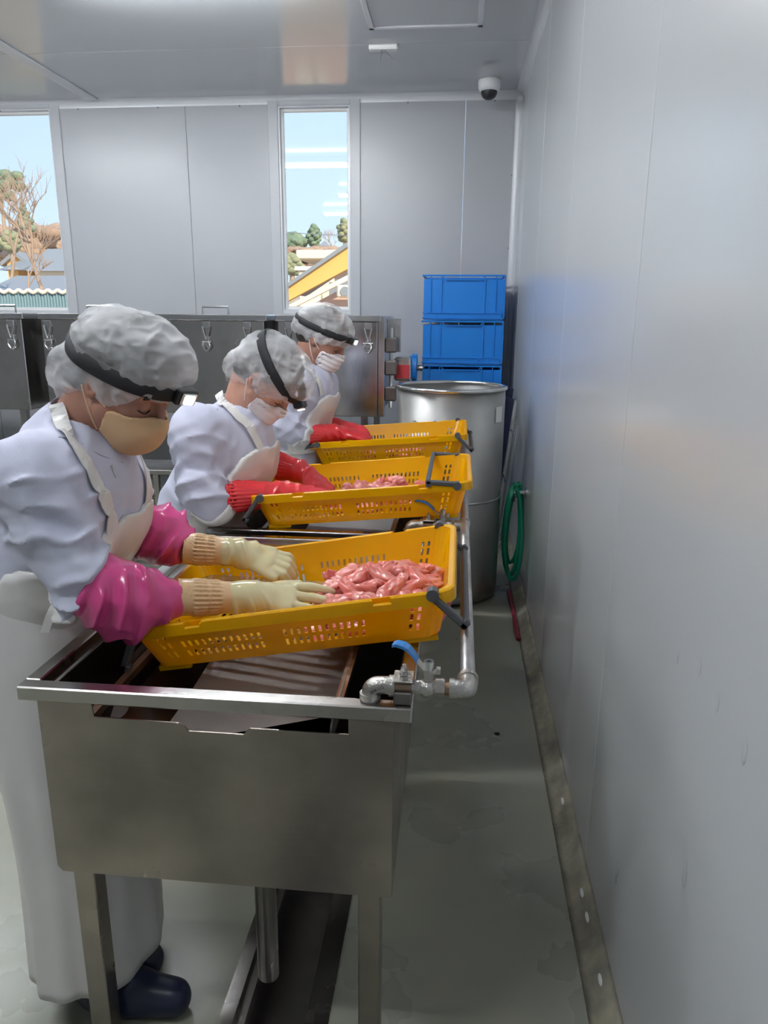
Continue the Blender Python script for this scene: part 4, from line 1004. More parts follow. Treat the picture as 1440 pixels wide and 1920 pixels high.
def net_mat():
    m = bpy.data.materials.new('hairnet_fabric'); m.use_nodes = True; n = m.node_tree; b = n.nodes['Principled BSDF']
    b.inputs['Base Color'].default_value = (.95, .95, .97, 1); b.inputs['Roughness'].default_value = .75; b.inputs['Specular IOR Level'].default_value = .25
    tcn = n.nodes.new('ShaderNodeTexCoord'); mp = n.nodes.new('ShaderNodeMapping'); mp.inputs['Scale'].default_value = (1, 1, 1)
    n.links.new(tcn.outputs['Object'], mp.inputs[0])
    nz = n.nodes.new('ShaderNodeTexNoise'); nz.noise_type = 'RIDGED_MULTIFRACTAL'; nz.inputs['Scale'].default_value = 17; nz.inputs['Detail'].default_value = 5; nz.inputs['Roughness'].default_value = .62; nz.inputs['Distortion'].default_value = .25; nz.inputs['Gain'].default_value = 1.6
    mp.inputs['Scale'].default_value = (1.0, .8, 2.2); mp.inputs['Rotation'].default_value = (.2, .75, .3)
    n.links.new(mp.outputs[0], nz.inputs['Vector'])
    # creases: thin ridges where the cloth doubles up and turns denser
    r = n.nodes.new('ShaderNodeMapRange'); r.inputs[1].default_value = .95; r.inputs[2].default_value = 1.75; r.inputs[3].default_value = .36; r.inputs[4].default_value = 1.0
    n.links.new(nz.outputs['Fac'], r.inputs[0])
    n2 = n.nodes.new('ShaderNodeTexNoise'); n2.inputs['Scale'].default_value = 7; n2.inputs['Detail'].default_value = 3; n.links.new(mp.outputs[0], n2.inputs['Vector'])
    ad = n.nodes.new('ShaderNodeMath'); ad.operation = 'MULTIPLY_ADD'; ad.inputs[1].default_value = .9; ad.inputs[2].default_value = -.45; n.links.new(n2.outputs['Fac'], ad.inputs[0])
    s2 = n.nodes.new('ShaderNodeMath'); s2.operation = 'ADD'; s2.use_clamp = True; n.links.new(r.outputs[0], s2.inputs[0]); n.links.new(ad.outputs[0], s2.inputs[1])
    n.links.new(s2.outputs[0], b.inputs['Alpha'])
    bp = n.nodes.new('ShaderNodeBump'); bp.inputs['Strength'].default_value = 1.; bp.inputs['Distance'].default_value = .006; n.links.new(r.outputs[0], bp.inputs['Height']); n.links.new(bp.outputs[0], b.inputs['Normal'])
    return m
Mt['net'] = net_mat()

def hand_sdf(Q, wr, d, nrm_, side, r, curl, spread=1., thumb_out=.045, thumb_dir=None, L=(.070, .078, .072, .058), base=.085, dr=(0, 0, 0, 0)):
    """wr wrist point, d pointing direction, nrm_ back-of-hand normal, side = thumb side; returns distance"""
    d = nrm(d); nrm_ = nrm(nrm_-d*(nrm_@d)); s = np.cross(d, nrm_)*side      # towards thumb
    f = cone(Q, wr, wr+d*.035, r, .030)
    for off in (-.024, -.008, .008, .022):
        f = smin(f, cone(Q, wr+d*.022+s*off*.5, wr+d*base*(.95-.08*abs(off)/.024)+s*off*1.05, .021, .0150), .010)
    for i, off in enumerate((.028, .0095, -.0095, -.027)):
        p = wr+d*base+s*off*spread-nrm_*abs(off)*.15; dd = nrm(d+s*off*4.5*spread-nrm_*(.12+dr[i])); c_ = curl[i]
        l = L[i]; k1 = p+dd*l*.48; d2 = nrm(dd*math.cos(c_)-nrm_*math.sin(c_)); k2 = k1+d2*l*.32; d3 = nrm(d2*math.cos(c_*.7)-nrm_*math.sin(c_*.7)); k3 = k2+d3*l*.28
        g = np.minimum(np.minimum(cone(Q, p, k1, .0118, .0112), cone(Q, k1, k2, .0112, .0104)), cone(Q, k2, k3, .0104, .0086))
        f = smin(f, g, .0035)
    tb = wr+d*.025+s*.024; td = nrm(thumb_dir) if thumb_dir is not None else nrm(d*.8+s*.6-nrm_*.25)
    t1 = tb+td*.045; t2 = t1+nrm(td+d*.25-nrm_*.1)*.035
    f = smin(f, np.minimum(cone(Q, tb, t1, .0165, .0125), cone(Q, t1, t2, .0125, .010)), .010)
    return f

def glove(k, t, name, label, elb, wr, hd, up, side, rc, rw, mat_cuff, mat_hand, h, curl, ribs=34, cuff=(.0, .42), seed=0, split=False, **kw):
    """long rubber glove: cuff from elb to wr then hand towards hd"""
    ax = wr-elb; La = np.linalg.norm(ax); a_ = ax/La
    s_ = nrm(np.cross(a_, V(0, 0, 1))); u_ = np.cross(s_, a_)
    def f(Q, rib=True):
        tt = (Q-elb)@a_
        x = tt/La; r_ = rc+(rw-rc)*np.clip((x-.15)/.8, 0, 1)**1.2
        rr = Q-elb-tt[:, None]*a_; d0 = np.linalg.norm(rr, axis=1)
        ph = np.arctan2(rr@s_, rr@u_)
        arm = smax(smax(d0-r_, -tt, .004), tt-La, .004)
        F = smin(arm, cone(Q, wr-a_*.02, wr+nrm(hd)*.02, rw, .031), .02)
        F = smin(F, hand_sdf(Q, wr, hd, up, side, min(rw, .034), curl, **kw), .012)
        if rib:
            w_ = np.clip((x-cuff[0])/.04, 0, 1)*np.clip((cuff[1]-x)/.05, 0, 1)
            F = F-.0030/k**1.7*w_*np.cos(ph*ribs)*(1-.7*np.exp(-((x-cuff[0]-.55*(cuff[1]-cuff[0]))/.02)**2))-.002*np.clip(1-np.abs(x-.012)/.02, 0, 1)
        F = F-fold(Q, elb, wr+nrm(hd)*.05, 170, .0065, 1.4, seed, cuff[1]/1.1, 1.)
        F = F-.0016*vnoise(Q*45, seed)*np.clip((x-cuff[1])*8, 0, 1)
        hollow = smax(d0-r_+.004, tt-.03, .001)
        return np.maximum(F, -hollow)
    tip = wr+nrm(hd)*.19; pts = np.array([elb, wr, tip]); lo = pts.min(0)-.075; hi = pts.max(0)+.075
    v, q = nets(f, lo, hi, h, 1)
    me = np_mesh(name, v, q, mat_hand, t)
    if mat_cuff is not mat_hand:
        me.data.materials.clear(); me.data.materials.append(mat_cuff); me.data.materials.append(mat_hand)
        cx = v[q].mean(1); x = ((cx-elb)@a_)/La; edge = split if split else .75
        me.data.polygons.foreach_set('material_index', (x+.03*vnoise(cx*60, 3) > edge).astype(np.int32))
    if label: me['label'] = label
    return me, f

def worker(S):
    """one person from joint positions S (metres in the room)"""
    k = S['res']; t = None
    hc = S['head']; f = nrm(S['face']); lat = nrm(np.cross(V(0, 0, 1), f)); up = np.cross(f, lat)      # lat = the worker's left
    roll = S.get('roll', 0); lat, up = lat*math.cos(roll)+up*math.sin(roll), up*math.cos(roll)-lat*math.sin(roll)
    R = np.stack([f, lat, up], 1)
    H = lambda x, y, z: hc+R@V(x, y, z)
    loc = lambda Q: (Q-hc)@R
    hs = S.get('hs', 1.)
    nb = S['neck']; SR, SL = S['shR'], S['shL']; ER, EL = S['elR'], S['elL']; WR, WL = S['wrR'], S['wrL']
    ch, wa, hp = S['chest'], S['waist'], S['hip']; yy = V(0, 1, 0)
    side = nrm(SL-SR)
    def head_f(Q):
        q = loc(Q)/hs; e = lambda c_, r: ell(q, V(*c_), r)
        F = e((-.012, 0, .045), (.097, .077, .082))
        F = smin(F, e((.022, 0, -.02), (.066, .062, .085)), .035)
        F = smin(F, e((.040, 0, -.068), (.045, .046, .040)), .03)
        F = smin(F, cone(q, V(.066, -.008, -.100), V(.066, .008, -.100), .017, .017), .03)
        for s in (-1, 1):
            F = smin(F, cone(q, V(.012, s*.052, -.055), V(.052, s*.022, -.095), .016, .014), .028)
            F = smin(F, e((.060, s*.036, -.022), (.020, .022, .020)), .022)       # cheek
            F = smin(F, cone(q, V(.083, s*.012, .022), V(.073, s*.045, .020), .009, .010), .015)   # brow
            F = smax(F, -e((.094, s*.032, .0), (.016, .018, .010)), .012)      # socket
            F = smin(F, e((.072, s*.032, -.001), (.0155, .0165, .0135)), .004)      # closed lid over the eyeball
        F = smin(F, cone(q, V(.089, 0, .012), V(.108, 0, -.030), .007, .011), .012)
        for s in (-1, 1): F = smin(F, e((.098, s*.011, -.034), (.010, .008, .007)), .006)
        F = smin(F, e((.089, 0, -.062), (.012, .022, .007)), .008); F = smin(F, e((.086, 0, -.073), (.012, .018, .007)), .008)
        for s in (-1, 1):
            ear = np.maximum(e((-.008, s*.074, -.008), (.018, .009, .028)), -e((-.004, s*.084, -.006), (.010, .007, .018)))
            F = smin(F, ear, .006)
        return F*hs
    def neck_f(Q, ex=0.):
        a = H(-.035, 0, -.045); return cone(Q, a, nb+nrm(nb-a)*.04, .056*hs+ex, .062+ex)
    # ---- body: one continuous skin
    hp = wa+V(.012, 0, -.20); hand_dirR, hand_dirL = S['hdR'], S['hdL']
    def torso(Q, ex=0., yscale=1.):
        F = None
        for a, b, ra, rb in ((ch+V(0, 0, 0), wa, S['rc'], S['rw']), (wa, hp, S['rw'], S['rh'])):
            for s in (-1, 1):
                oa = side*s*S['hwc']*yscale; g = cone(Q, a+oa, b+oa, ra+ex, rb+ex); F = g if F is None else smin(F, g, .05)
        for sh in (SR, SL): F = smin(F, cone(Q, ch+(nb-ch)*.5, sh, .088+ex, S['rs']+ex), .08)
        F = smin(F, cone(Q, ch, nb+(ch-nb)*.25, S['rc']*.85+ex, .078+ex), .06)
        return F
    def body_f(Q):
        F = smin(head_f(Q), neck_f(Q), .02)
        F = smin(F, torso(Q, -.018), .03)
        for sh, el, wr, hd in ((SR, ER, WR, hand_dirR), (SL, EL, WL, hand_dirL)):
            gs = S['gR'] if sh is SR else S['gL']; F = smin(F, cone(Q, sh, el, .048, .036), .03); F = smin(F, cone(Q, el, gs, .034, .026), .012); F = smin(F, cone(Q, gs, wr, .026, .022), .01)
            F = smin(F, cone(Q, wr, wr+nrm(hd)*.06, .022, .018), .02)
        for s, ft in ((-1, S['ftR']), (1, S['ftL'])):
            h_ = hp+side*s*.085; kn = (h_+ft)*.5+V(.03, 0, .02); F = smin(F, cone(Q, h_, kn, .078, .052), .04); F = smin(F, cone(Q, kn, ft+V(-.02, 0, .09), .050, .034), .02)
            F = smin(F, cone(Q, ft+V(-.02, 0, .05), ft+V(.09, 0, .035), .034, .025), .02)
        return F
    # high resolution head, coarser body, in one mesh: warp a single grid would be heavy, so use one fine grid for head+neck and cut it into the body grid
    pts = np.array([hc, nb, SR, SL, ER, EL, WR, WL, hp, S['ftR'], S['ftL'], wa, ch]); lo = pts.min(0)-.16; hi = pts.max(0)+.17; lo[2] = .012
    v, q = nets(body_f, lo, hi, .0068*k, 1, warp=None)
    # local refinement of the face: snap the vertices onto the exact field after subdividing head faces
    me = bpy.data.meshes.new('person'); me.from_pydata(v.tolist(), [], q.tolist())
    bm = bmesh.new(); bm.from_mesh(me); bpy.data.meshes.remove(me)
    hv = loc(np.array([w_.co for w_ in bm.verts])); rad = (np.linalg.norm(hv-V(.05, 0, -.01), axis=1) < .15)
    bm.verts.ensure_lookup_table()
    es = [e for e in bm.edges if rad[e.verts[0].index] and rad[e.verts[1].index]]
    bmesh.ops.subdivide_edges(bm, edges=es, cuts=1 if k > 1.2 else 2, use_grid_fill=True)
    co = np.array([w_.co for w_ in bm.verts]); hm = np.linalg.norm(loc(co)-V(.05, 0, -.01), axis=1) < .145
    co[hm] = snap(body_f, co[hm], 3)
    for w_, c_ in zip(bm.verts, co): w_.co = c_
    t = obj('person', bm, S['skin'], None, smooth=True)
    tag(t, S['label'], 'person')
    # ---- eyes lowered: lash line, eyebrows
    for s in (-1, 1):
        pl = [H(*(hs*V(.083, s*.017, -.008))), H(*(hs*V(.088, s*.027, -.0125))), H(*(hs*V(.087, s*.037, -.0125))), H(*(hs*V(.078, s*.047, -.008)))]
        pl = snap(head_f, pl, off=.0006)
        obj('eyelashes', tube(bmesh.new(), smoothpath(pl, 4), .0016*hs, 6), Mt['brow'], t)
        pl = snap(head_f, [H(*(hs*V(.09, s*.014, .021))), H(*(hs*V(.09, s*.030, .027))), H(*(hs*V(.078, s*.050, .020)))], off=.0004)
        ribbon('eyebrow', [tuple(p) for p in pl], head_f, .0075*hs, .0012, Mt['brow'], t, off=.0003, taper=lambda x: .5+.7*math.sin(PI*min(1, x*.8+.15)))
    # ---- hair
    def hair_f(Q):
        q = loc(Q)/hs; F = ell(q, V(-.013, 0, .043), (.101, .082, .086))
        if S.get('bun'): F = smin(F, ell(q, V(-.092, 0, -.035), (.036, .040, .036)), .04)
        F = smin(F, ell(q, V(-.055, 0, -.015), (.058, .066, .055)), .03)
        F = smax(F, -(q[:, 2]-(.055 if False else .0)+(.6*(-q[:, 0]+.055))+.02), .01)      # hairline rises to the forehead
        return np.maximum(F, -(head_f(Q)+.004)/hs*1.0)*hs
    v, q = nets(hair_f, hc-.19, hc+.19, .0045*k, 2); np_mesh('hair', v, q, Mt['hair'], t)
    # ---- hair net
    nc = S['net']     # list of (centre, radii) ellipsoids in head frame
    def net_raw(Q):
        q = loc(Q)/hs; F = None
        for c_, r in nc: g = ell(q, V(*c_), r); F = g if F is None else smin(F, g, .035)
        return F*hs
    ec = S['net_edge']       # list of (x, z) polyline in profile, edge height along x
    ex_, ez_ = np.array(ec).T
    def edge(q): return q[:, 2]-np.interp(q[:, 0], ex_, ez_)-.004*np.sin(q[:, 0]*150)-.003*np.sin(q[:, 0]*61+q[:, 1]*40)
    def net_f(Q):
        q = loc(Q)/hs; F = net_raw(Q)
        a = np.arctan2(q[:, 1], q[:, 2]+.02); wr_ = np.exp(-np.maximum(edge(q), 0)/.05)
        band = np.abs((q@nrm(V(*S['band_n'])))-S['band_d'])
        puff = .0045*np.exp(-(band/.012)**2)                                   # pulled in under the headband
        n1 = vnoise(Q*V(34, 34, 34)/hs, 11); n2 = vnoise(Q*15/hs, 4); ang = np.arctan2(q[:, 0]+.02, q[:, 1]+.0)
        g1 = vnoise(np.stack([q[:, 0]*46+q[:, 2]*26, q[:, 1]*20, q[:, 2]*16-q[:, 0]*14], 1)+3, 2); g2 = vnoise(np.stack([q[:, 0]*22-q[:, 2]*60, q[:, 1]*26, q[:, 2]*26+q[:, 0]*30], 1)+8, 6)
        F = F+puff-.002*n1-.005*n2-.0032*wr_*np.sin(q[:, 0]*150+n2*4+n1*1.5)-.0075*(.5-np.abs(g1))-.0065*(.5-np.abs(g2))
        return np.maximum(F, -edge(q)*hs-.03)
    lo = hc-.25*hs; hi = hc+.25*hs
    v, q = nets(net_f, lo, hi, .0033*k, 1, keep=lambda v: edge(loc(v)/hs) > 0)
    no = np_mesh('hair_net', v, q, Mt['net'], t)
    # elastic hem: follows the boundary edge on both sides
    # ---- headlamp: strap in a plane round the net, then the lamp
    bn = nrm(V(*S['band_n'])); bd = S['band_d']; fw = nrm(V(*S['band_f'])-bn*(V(*S['band_f'])@bn)); sd = np.cross(bn, fw); c0 = V(-.01, 0, .03); c0 = c0+bn*(bd-c0@bn)
    ring = []
    for i in range(56):
        a = i/56*2*PI; d = fw*math.cos(a)+sd*math.sin(a); lo_, hi_ = 0., .26
        P_ = c0+np.linspace(.02, .26, 100)[:, None]*d; val = net_f(hc+(P_*hs)@R.T); j = np.argmax(val > 0); j = j if val[j] > 0 else 99; ring.append(P_[j])
    ring = np.array(ring)
    for _ in range(9): ring = .25*np.roll(ring, 1, 0)+.5*ring+.25*np.roll(ring, -1, 0)
    bw = S.get('band_w', .026)/2; bm = bmesh.new(); rows = []
    cen = ring.mean(0)
    for p in ring:
        o = nrm(p-cen); w_ = nrm(bn)
        rows.append([bm.verts.new(hc+R@((p+o*a+w_*b)*hs)) for a, b in ((.0, -bw), (.0052, -bw), (.0066, 0), (.0052, bw), (.0, bw))])
    for i in range(56):
        a, b = rows[i], rows[(i+1) % 56]
        for j in range(5): bm.faces.new((a[j], a[(j+1) % 5], b[(j+1) % 5], b[j]))
    bo = obj('headlamp_strap', bm, Mt['black'], t, smooth=True)
    fp = ring[0]; o = nrm(fp-cen); LD = nrm(nrm(R@o)*1.+V(*S.get('lamp_aim', (0, 0, -.35)))); LP = hc+R@((fp+o*.002)*hs); ls = nrm(np.cross(LD, R@bn)); lu = np.cross(ls, LD)
    LM = Matrix([[*ls, 0], [*lu, 0], [*LD, 0], [0, 0, 0, 1]]).transposed(); LM.translation = Vector(LP)
    z = S.get('lamp_s', 1.)
    obj('lamp_body', B(-.026*z, .026*z, -.017*z, .017*z, -.002, .024*z, bev=.006*z, seg=3, mat=LM), Mt['blackp'], bo)
    obj('lamp_bezel', B(-.019*z, .019*z, -.013*z, .013*z, .024*z, .029*z, bev=.002, mat=LM), Mt['lampglass'], bo)
    obj('lamp_lens', B(-.012*z, .012*z, -.010*z, .010*z, .0285*z, .0315*z, bev=.002, mat=LM), Mt['led'], bo)
    # ---- face mask
    mk = S['mask']
    def mask_f(Q):
        q = loc(Q)/hs
        o = smin(head_f(Q)/hs-.004, ell(q, V(*mk['c']), mk['r']), .018)
        zt = np.interp(q[:, 0], (.02, .045, .075, .11), (-.050, -.030, -.024, -.010)); zb = -.112-.12*(np.maximum(.06-q[:, 0], 0))*-1
        reg = np.maximum(q[:, 2]-zt, (.034+.22*np.maximum(-q[:, 2]-.05, 0)*0+np.maximum(0, -.085-q[:, 2])*1.4)-q[:, 0])
        reg = smax(reg, zb-q[:, 2], .008)
        pl = S.get('pleat', 0)
        if pl: o = o-pl*np.sin(q[:, 2]*330+.6)*np.clip((q[:, 0]-.03)*30, 0, 1)
        return np.maximum(np.maximum(o-.0015, -(head_f(Q)/hs-.0012)), reg)*hs
    v, q = nets(mask_f, H(.07, 0, -.06)-.13, H(.07, 0, -.06)+.13, .0032*k, 1); mo = np_mesh('face_mask', v, q, S['mask_m'], t)
    for s in (-1, 1):
        ear = V(-.016, s*.088, -.018)
        for a, b, e_ in (((.026, s*.064, -.034), (-.002, s*.078, -.012), (-.012, s*.086, .012)), ((.026, s*.054, -.085), (.004, s*.070, -.060), (-.024, s*.084, -.018))):
            pp = np.array([H(*(hs*V(*a))), H(*(hs*V(*b))), H(*(hs*V(*e_)))]); pp[:2] = snap(head_f, pp[:2], off=.002)
            obj('ear_loop', tube(bmesh.new(), smoothpath(pp, 5), .0018*hs, 6), S['loop_m'], mo)
    # ---- jacket
    JE = S.get('jex', .0)
    cuffR, cuffL = S['cuffR'], S['cuffL']
    def jacket_f(Q):
        F = torso(Q, .006+JE)
        for j, (sh, el, cf) in enumerate(((SR, ER, cuffR), (SL, EL, cuffL))):
            ra = S['ra']; g = cone(Q, sh, el, ra[0], ra[1]); g = smin(g, cone(Q, el, cf, ra[1], ra[2]), .03)
            g = g-fold(Q, sh, el, 105, .016, 1.5, 3+j+S['seed'], -.1, 1.3, .8)-fold(Q, el, cf, 130, .010, 1.2, 5+j+S['seed'], -.1, .95)
            if 'ovR' in S: pa_, pb_ = (S['ovR'], S['ovL'])[j][:2]; g = smax(g, (Q-pa_)@nrm(pb_-pa_)-.010, .01)
            F = smin(F, g, .045)
        a = H(-.035, 0, -.045); d = nrm(a-nb)
        col = cone(Q, nb-d*.04, nb+d*.040, .085, .071); F = smin(F, smax(col, (Q-nb)@d-.042+.25*(Q-nb)@V(.5, 0, 0), .006), .025)
        a1 = vnoise(Q@np.array([[16., 6, 0], [2, 12, 4], [12, -4, 7]])+S['seed'], 31); a2 = vnoise(Q@np.array([[9., 14, 0], [5, 12, 4], [-20, 4, 9]])+S['seed'], 32)
        F = F-.005*vnoise(Q*7, 2+S['seed'])-.010*(.42-np.abs(a1))-.008*(.42-np.abs(a2))
        for (P0, wd, am) in S.get('folds', ()):
            P0 = np.array(P0); dm = None
            for a_, b_ in zip(P0[:-1], P0[1:]):
                g = cone(Q, a_, b_, 0, 0); dm = g if dm is None else np.minimum(dm, g)
            F = F-am*np.exp(-(dm/wd)**2)
        hol = cone(Q, nb-d*.01, a+d*.05, .058*hs+.006, .064*hs+.006); F = smax(F, -hol, .004)
        return F
    def jk(Q):
        F = jacket_f(Q)
        F = np.maximum(F, (hp[2]-.03)-Q[:, 2])
        return F
    pts = np.array([nb, SR, SL, ER, EL, cuffR, cuffL, hp, wa, ch]); lo = pts.min(0)-.15; hi = pts.max(0)+.15
    v, q = nets(jk, lo, hi, .0056*k, 1); jo = np_mesh('jacket', v, q, Mt['jacket'], t)
    # shoulder seam and collar line
    for sm in S.get('seams', ()):
        pp = snap(jacket_f, sm, off=.0003); obj('seam', tube(bmesh.new(), smoothpath(pp, 6), .0014, 5), Mt['seam'], jo)
    # ---- apron: bib over the chest, skirt round the legs, neck straps
    bibt, bibb = S['bib_top'], wa[2]-.05
    fwd = S['fwd']
    def bib_f(Q):
        J = jacket_f(Q)-.004*0; J2 = torso(Q, .012+JE)-.003*vnoise(Q*14, 8); J = smin(J2, J-.003, .02)
        w_ = np.abs((Q-ch)@side); fr = (Q-(ch+(wa-ch)*.5))@fwd
        topz = bibt-.012-np.clip(w_-.07, 0, 1)*.35+.012*np.clip(w_/.08, 0, 1)
        reg = smax(smax(Q[:, 2]-topz, w_-(.13+np.clip((bibt-Q[:, 2])*.5, 0, .10)), .01), -fr+S.get('bibback', .01), .01)
        reg = np.maximum(reg, bibb-Q[:, 2])
        return np.maximum(np.maximum(J-.003, -(J+.012)), reg)
    lo = np.array([min(ch[0], wa[0], hp[0])-.25, min(SR[1], SL[1])-.12, bibb-.02]); hi = np.array([ch[0]+.32, max(SR[1], SL[1])+.12, bibt+.03])
    v, q = nets(bib_f, lo, hi, .0055*k, 1); ao = np_mesh('apron_bib', v, q, Mt['apron'], t)
    bm = bmesh.new(); nA, nZ = 84, 46; ztop = S['skirt_top']; zbot = S['skirt_bot']; rows = []
    for j in range(nZ+1):
        fz = j/nZ; z_ = ztop+(zbot-ztop)*fz; row = []
        c1, r1x, r1y = S['sk_top']; c2, r2x, r2y = S['sk_bot']
        cc = c1+(c2-c1)*fz; cx = cc[0]+S.get('sk_bulge', 0)*math.sin(PI*fz); cy2 = cc[1]; rx = r1x+(r2x-r1x)*fz; ry = r1y+(r2y-r1y)*fz
        for i in range(nA):
            a = i/nA*2*PI
            fo = 1+.030*fz**.7*math.sin(a*7+1.3*math.sin(fz*3)+S['seed'])+.022*fz*math.sin(a*13+fz*2.2)+.02*mnoise.noise(Vector((math.cos(a)*1.5, math.sin(a)*1.5, fz*3+S['seed'])))
            row.append(bm.verts.new((cx+rx*fo*math.cos(a), cy2+ry*fo*math.sin(a), z_+.008*math.sin(a*3)*fz)))
        rows.append(row)
    for a, b in zip(rows[:-1], rows[1:]):
        for i in range(nA): bm.faces.new((a[i], a[(i+1) % nA], b[(i+1) % nA], b[i]))
    sk = obj('apron_skirt', bm, Mt['apron'], t, smooth=True); solid(sk, .003)
    # waistband, hanging tie
    c1, r1x, r1y = S['sk_top']
    bm = bmesh.new(); tube(bm, [(c1[0]+(r1x+.001)*math.cos(a), c1[1]+(r1y+.001)*math.sin(a), ztop) for a in np.linspace(0, 2*PI, 60, endpoint=False)], .004, 6, closed=True)
    wbn = obj('waistband', bm, Mt['apron'], t)
    for dz in (.018, .045):
        bm = bmesh.new(); fz = dz/(ztop-zbot); tube(bm, [(c1[0]+(r1x+.0005)*1.004*math.cos(a), c1[1]+(r1y+.0005)*1.004*math.sin(a), ztop-dz) for a in np.linspace(0, 2*PI, 60, endpoint=False)], .0016, 5, closed=True)
        obj('seam', bm, Mt['seam'], wbn)
    for tie in S.get('ties', ()):
        bm = bmesh.new(); sp_ = smoothpath(tie, 6); rows = []
        for p in sp_: rows.append([bm.verts.new(p+Vector(o)) for o in ((-.009, -.001, 0), (.009, 0.001, 0), (.009, .004, 0), (-.009, .002, 0))])
        for a, b in zip(rows[:-1], rows[1:]):
            for i in range(4): bm.faces.new((a[i], a[(i+1) % 4], b[(i+1) % 4], b[i]))
        bm.faces.new(rows[0][::-1]); bm.faces.new(rows[-1]); obj('apron_tie', bm, Mt['apron'], t)
    if 'zip' in S:
        pp = snap(jacket_f, S['zip'], off=.002); obj('zipper_pull', tube(bmesh.new(), smoothpath(pp, 3), .0022, 6), Mt['cast'], jo)
    for stp in S['straps']: ribbon('neck_strap', stp, jacket_f, .030, .0025, Mt['apron'], t, off=.0075)
    def trous_f(Q):
        F = None
        for s, ft in ((-1, S['ftR']), (1, S['ftL'])):
            h_ = hp+side*s*.085; kn = (h_+ft)*.5+V(.03, 0, .02); g = smin(cone(Q, h_, kn, .088, .066), cone(Q, kn, ft+V(-.05, 0, .20), .066, .056), .03)
            F = g if F is None else smin(F, g, .03)
        return np.maximum(F-.004*vnoise(Q*14, 6), .18-Q[:, 2])
    pt = np.array([hp, S['ftR'], S['ftL']]); v, q = nets(trous_f, pt.min(0)-.16, pt.max(0)+.16, .010*k, 1); np_mesh('trousers', v, q, Mt['jacket'], t)
    # ---- boots
    for ft in (S['ftR'], S['ftL']):
        def boot(Q):
            F = cone(Q, ft+V(-.065, 0, .22), ft+V(-.055, 0, .06), .052, .048); F = smin(F, cone(Q, ft+V(-.045, 0, .042), ft+V(.02, 0, .045), .043, .045), .03)
            F = smin(F, cone(Q, ft+V(.02, 0, .042), ft+V(.115, 0, .036), .046, .040), .03)
            F = np.maximum(F, .002-Q[:, 2]); return np.maximum(F, Q[:, 2]-.22)
        v, q = nets(boot, ft+V(-.13, -.09, -.01), ft+V(.20, .09, .32), .008*k, 2); bo2 = np_mesh('boot', v, q, Mt['navy'], t)
    # ---- gloves (and oversleeves)
    gl = {}
    for key, el, wr, hd in (('R', S['gR'], WR, S['hdR']), ('L', S['gL'], WL, S['hdL'])):
        gl[key] = glove(k, t, 'rubber_glove', S.get('glove_label'), el, wr, hd, S['up'+key], S['side'+key], S['grc'], S['grw'], S['cuff_m'], S['hand_m'], .0026*k, S['curl'+key], seed=S['seed']+(1 if key == 'R' else 2), cuff=S.get('cuffr', (.0, .42)), split=S.get('split', False), ribs=S.get('ribs', 34), **S.get('hk'+key, {}))
    for key in ('R', 'L'):
        if 'ov'+key not in S: continue
        pa, pb, pc, ra, rb, rc_ = S['ov'+key]; ax = pc-pa; La = np.linalg.norm(ax); d1 = nrm(pb-pa); d2 = nrm(pc-pb)
        def ov(Q):
            F = smin(cone(Q, pa, pb, ra, rb), cone(Q, pb, pc, rb, rc_), .03)
            fd = np.clip(((Q-pa)@d1)/.035, 0, 1); F = F-fold(Q, pa, pc, 135, .021, 1.6, 21+S['seed'], -.3, .92, 1.)*fd-.005*vnoise(Q*14, 9)*fd-fd*.008*(.4-np.abs(vnoise(Q@np.array([[26., 10, 0], [4, 20, 8], [24, -10, 12]]), 12)))
            F = smax(F, -(Q-pa)@d1-.0, .006); F = smax(F, (Q-pc)@d2, .006)
            return F
        pts = np.array([pa, pb, pc]); v, q = nets(ov, pts.min(0)-.10, pts.max(0)+.10, .0036*k, 1)
        np_mesh('oversleeve', v, q, Mt['sleeve'], t)
    return t
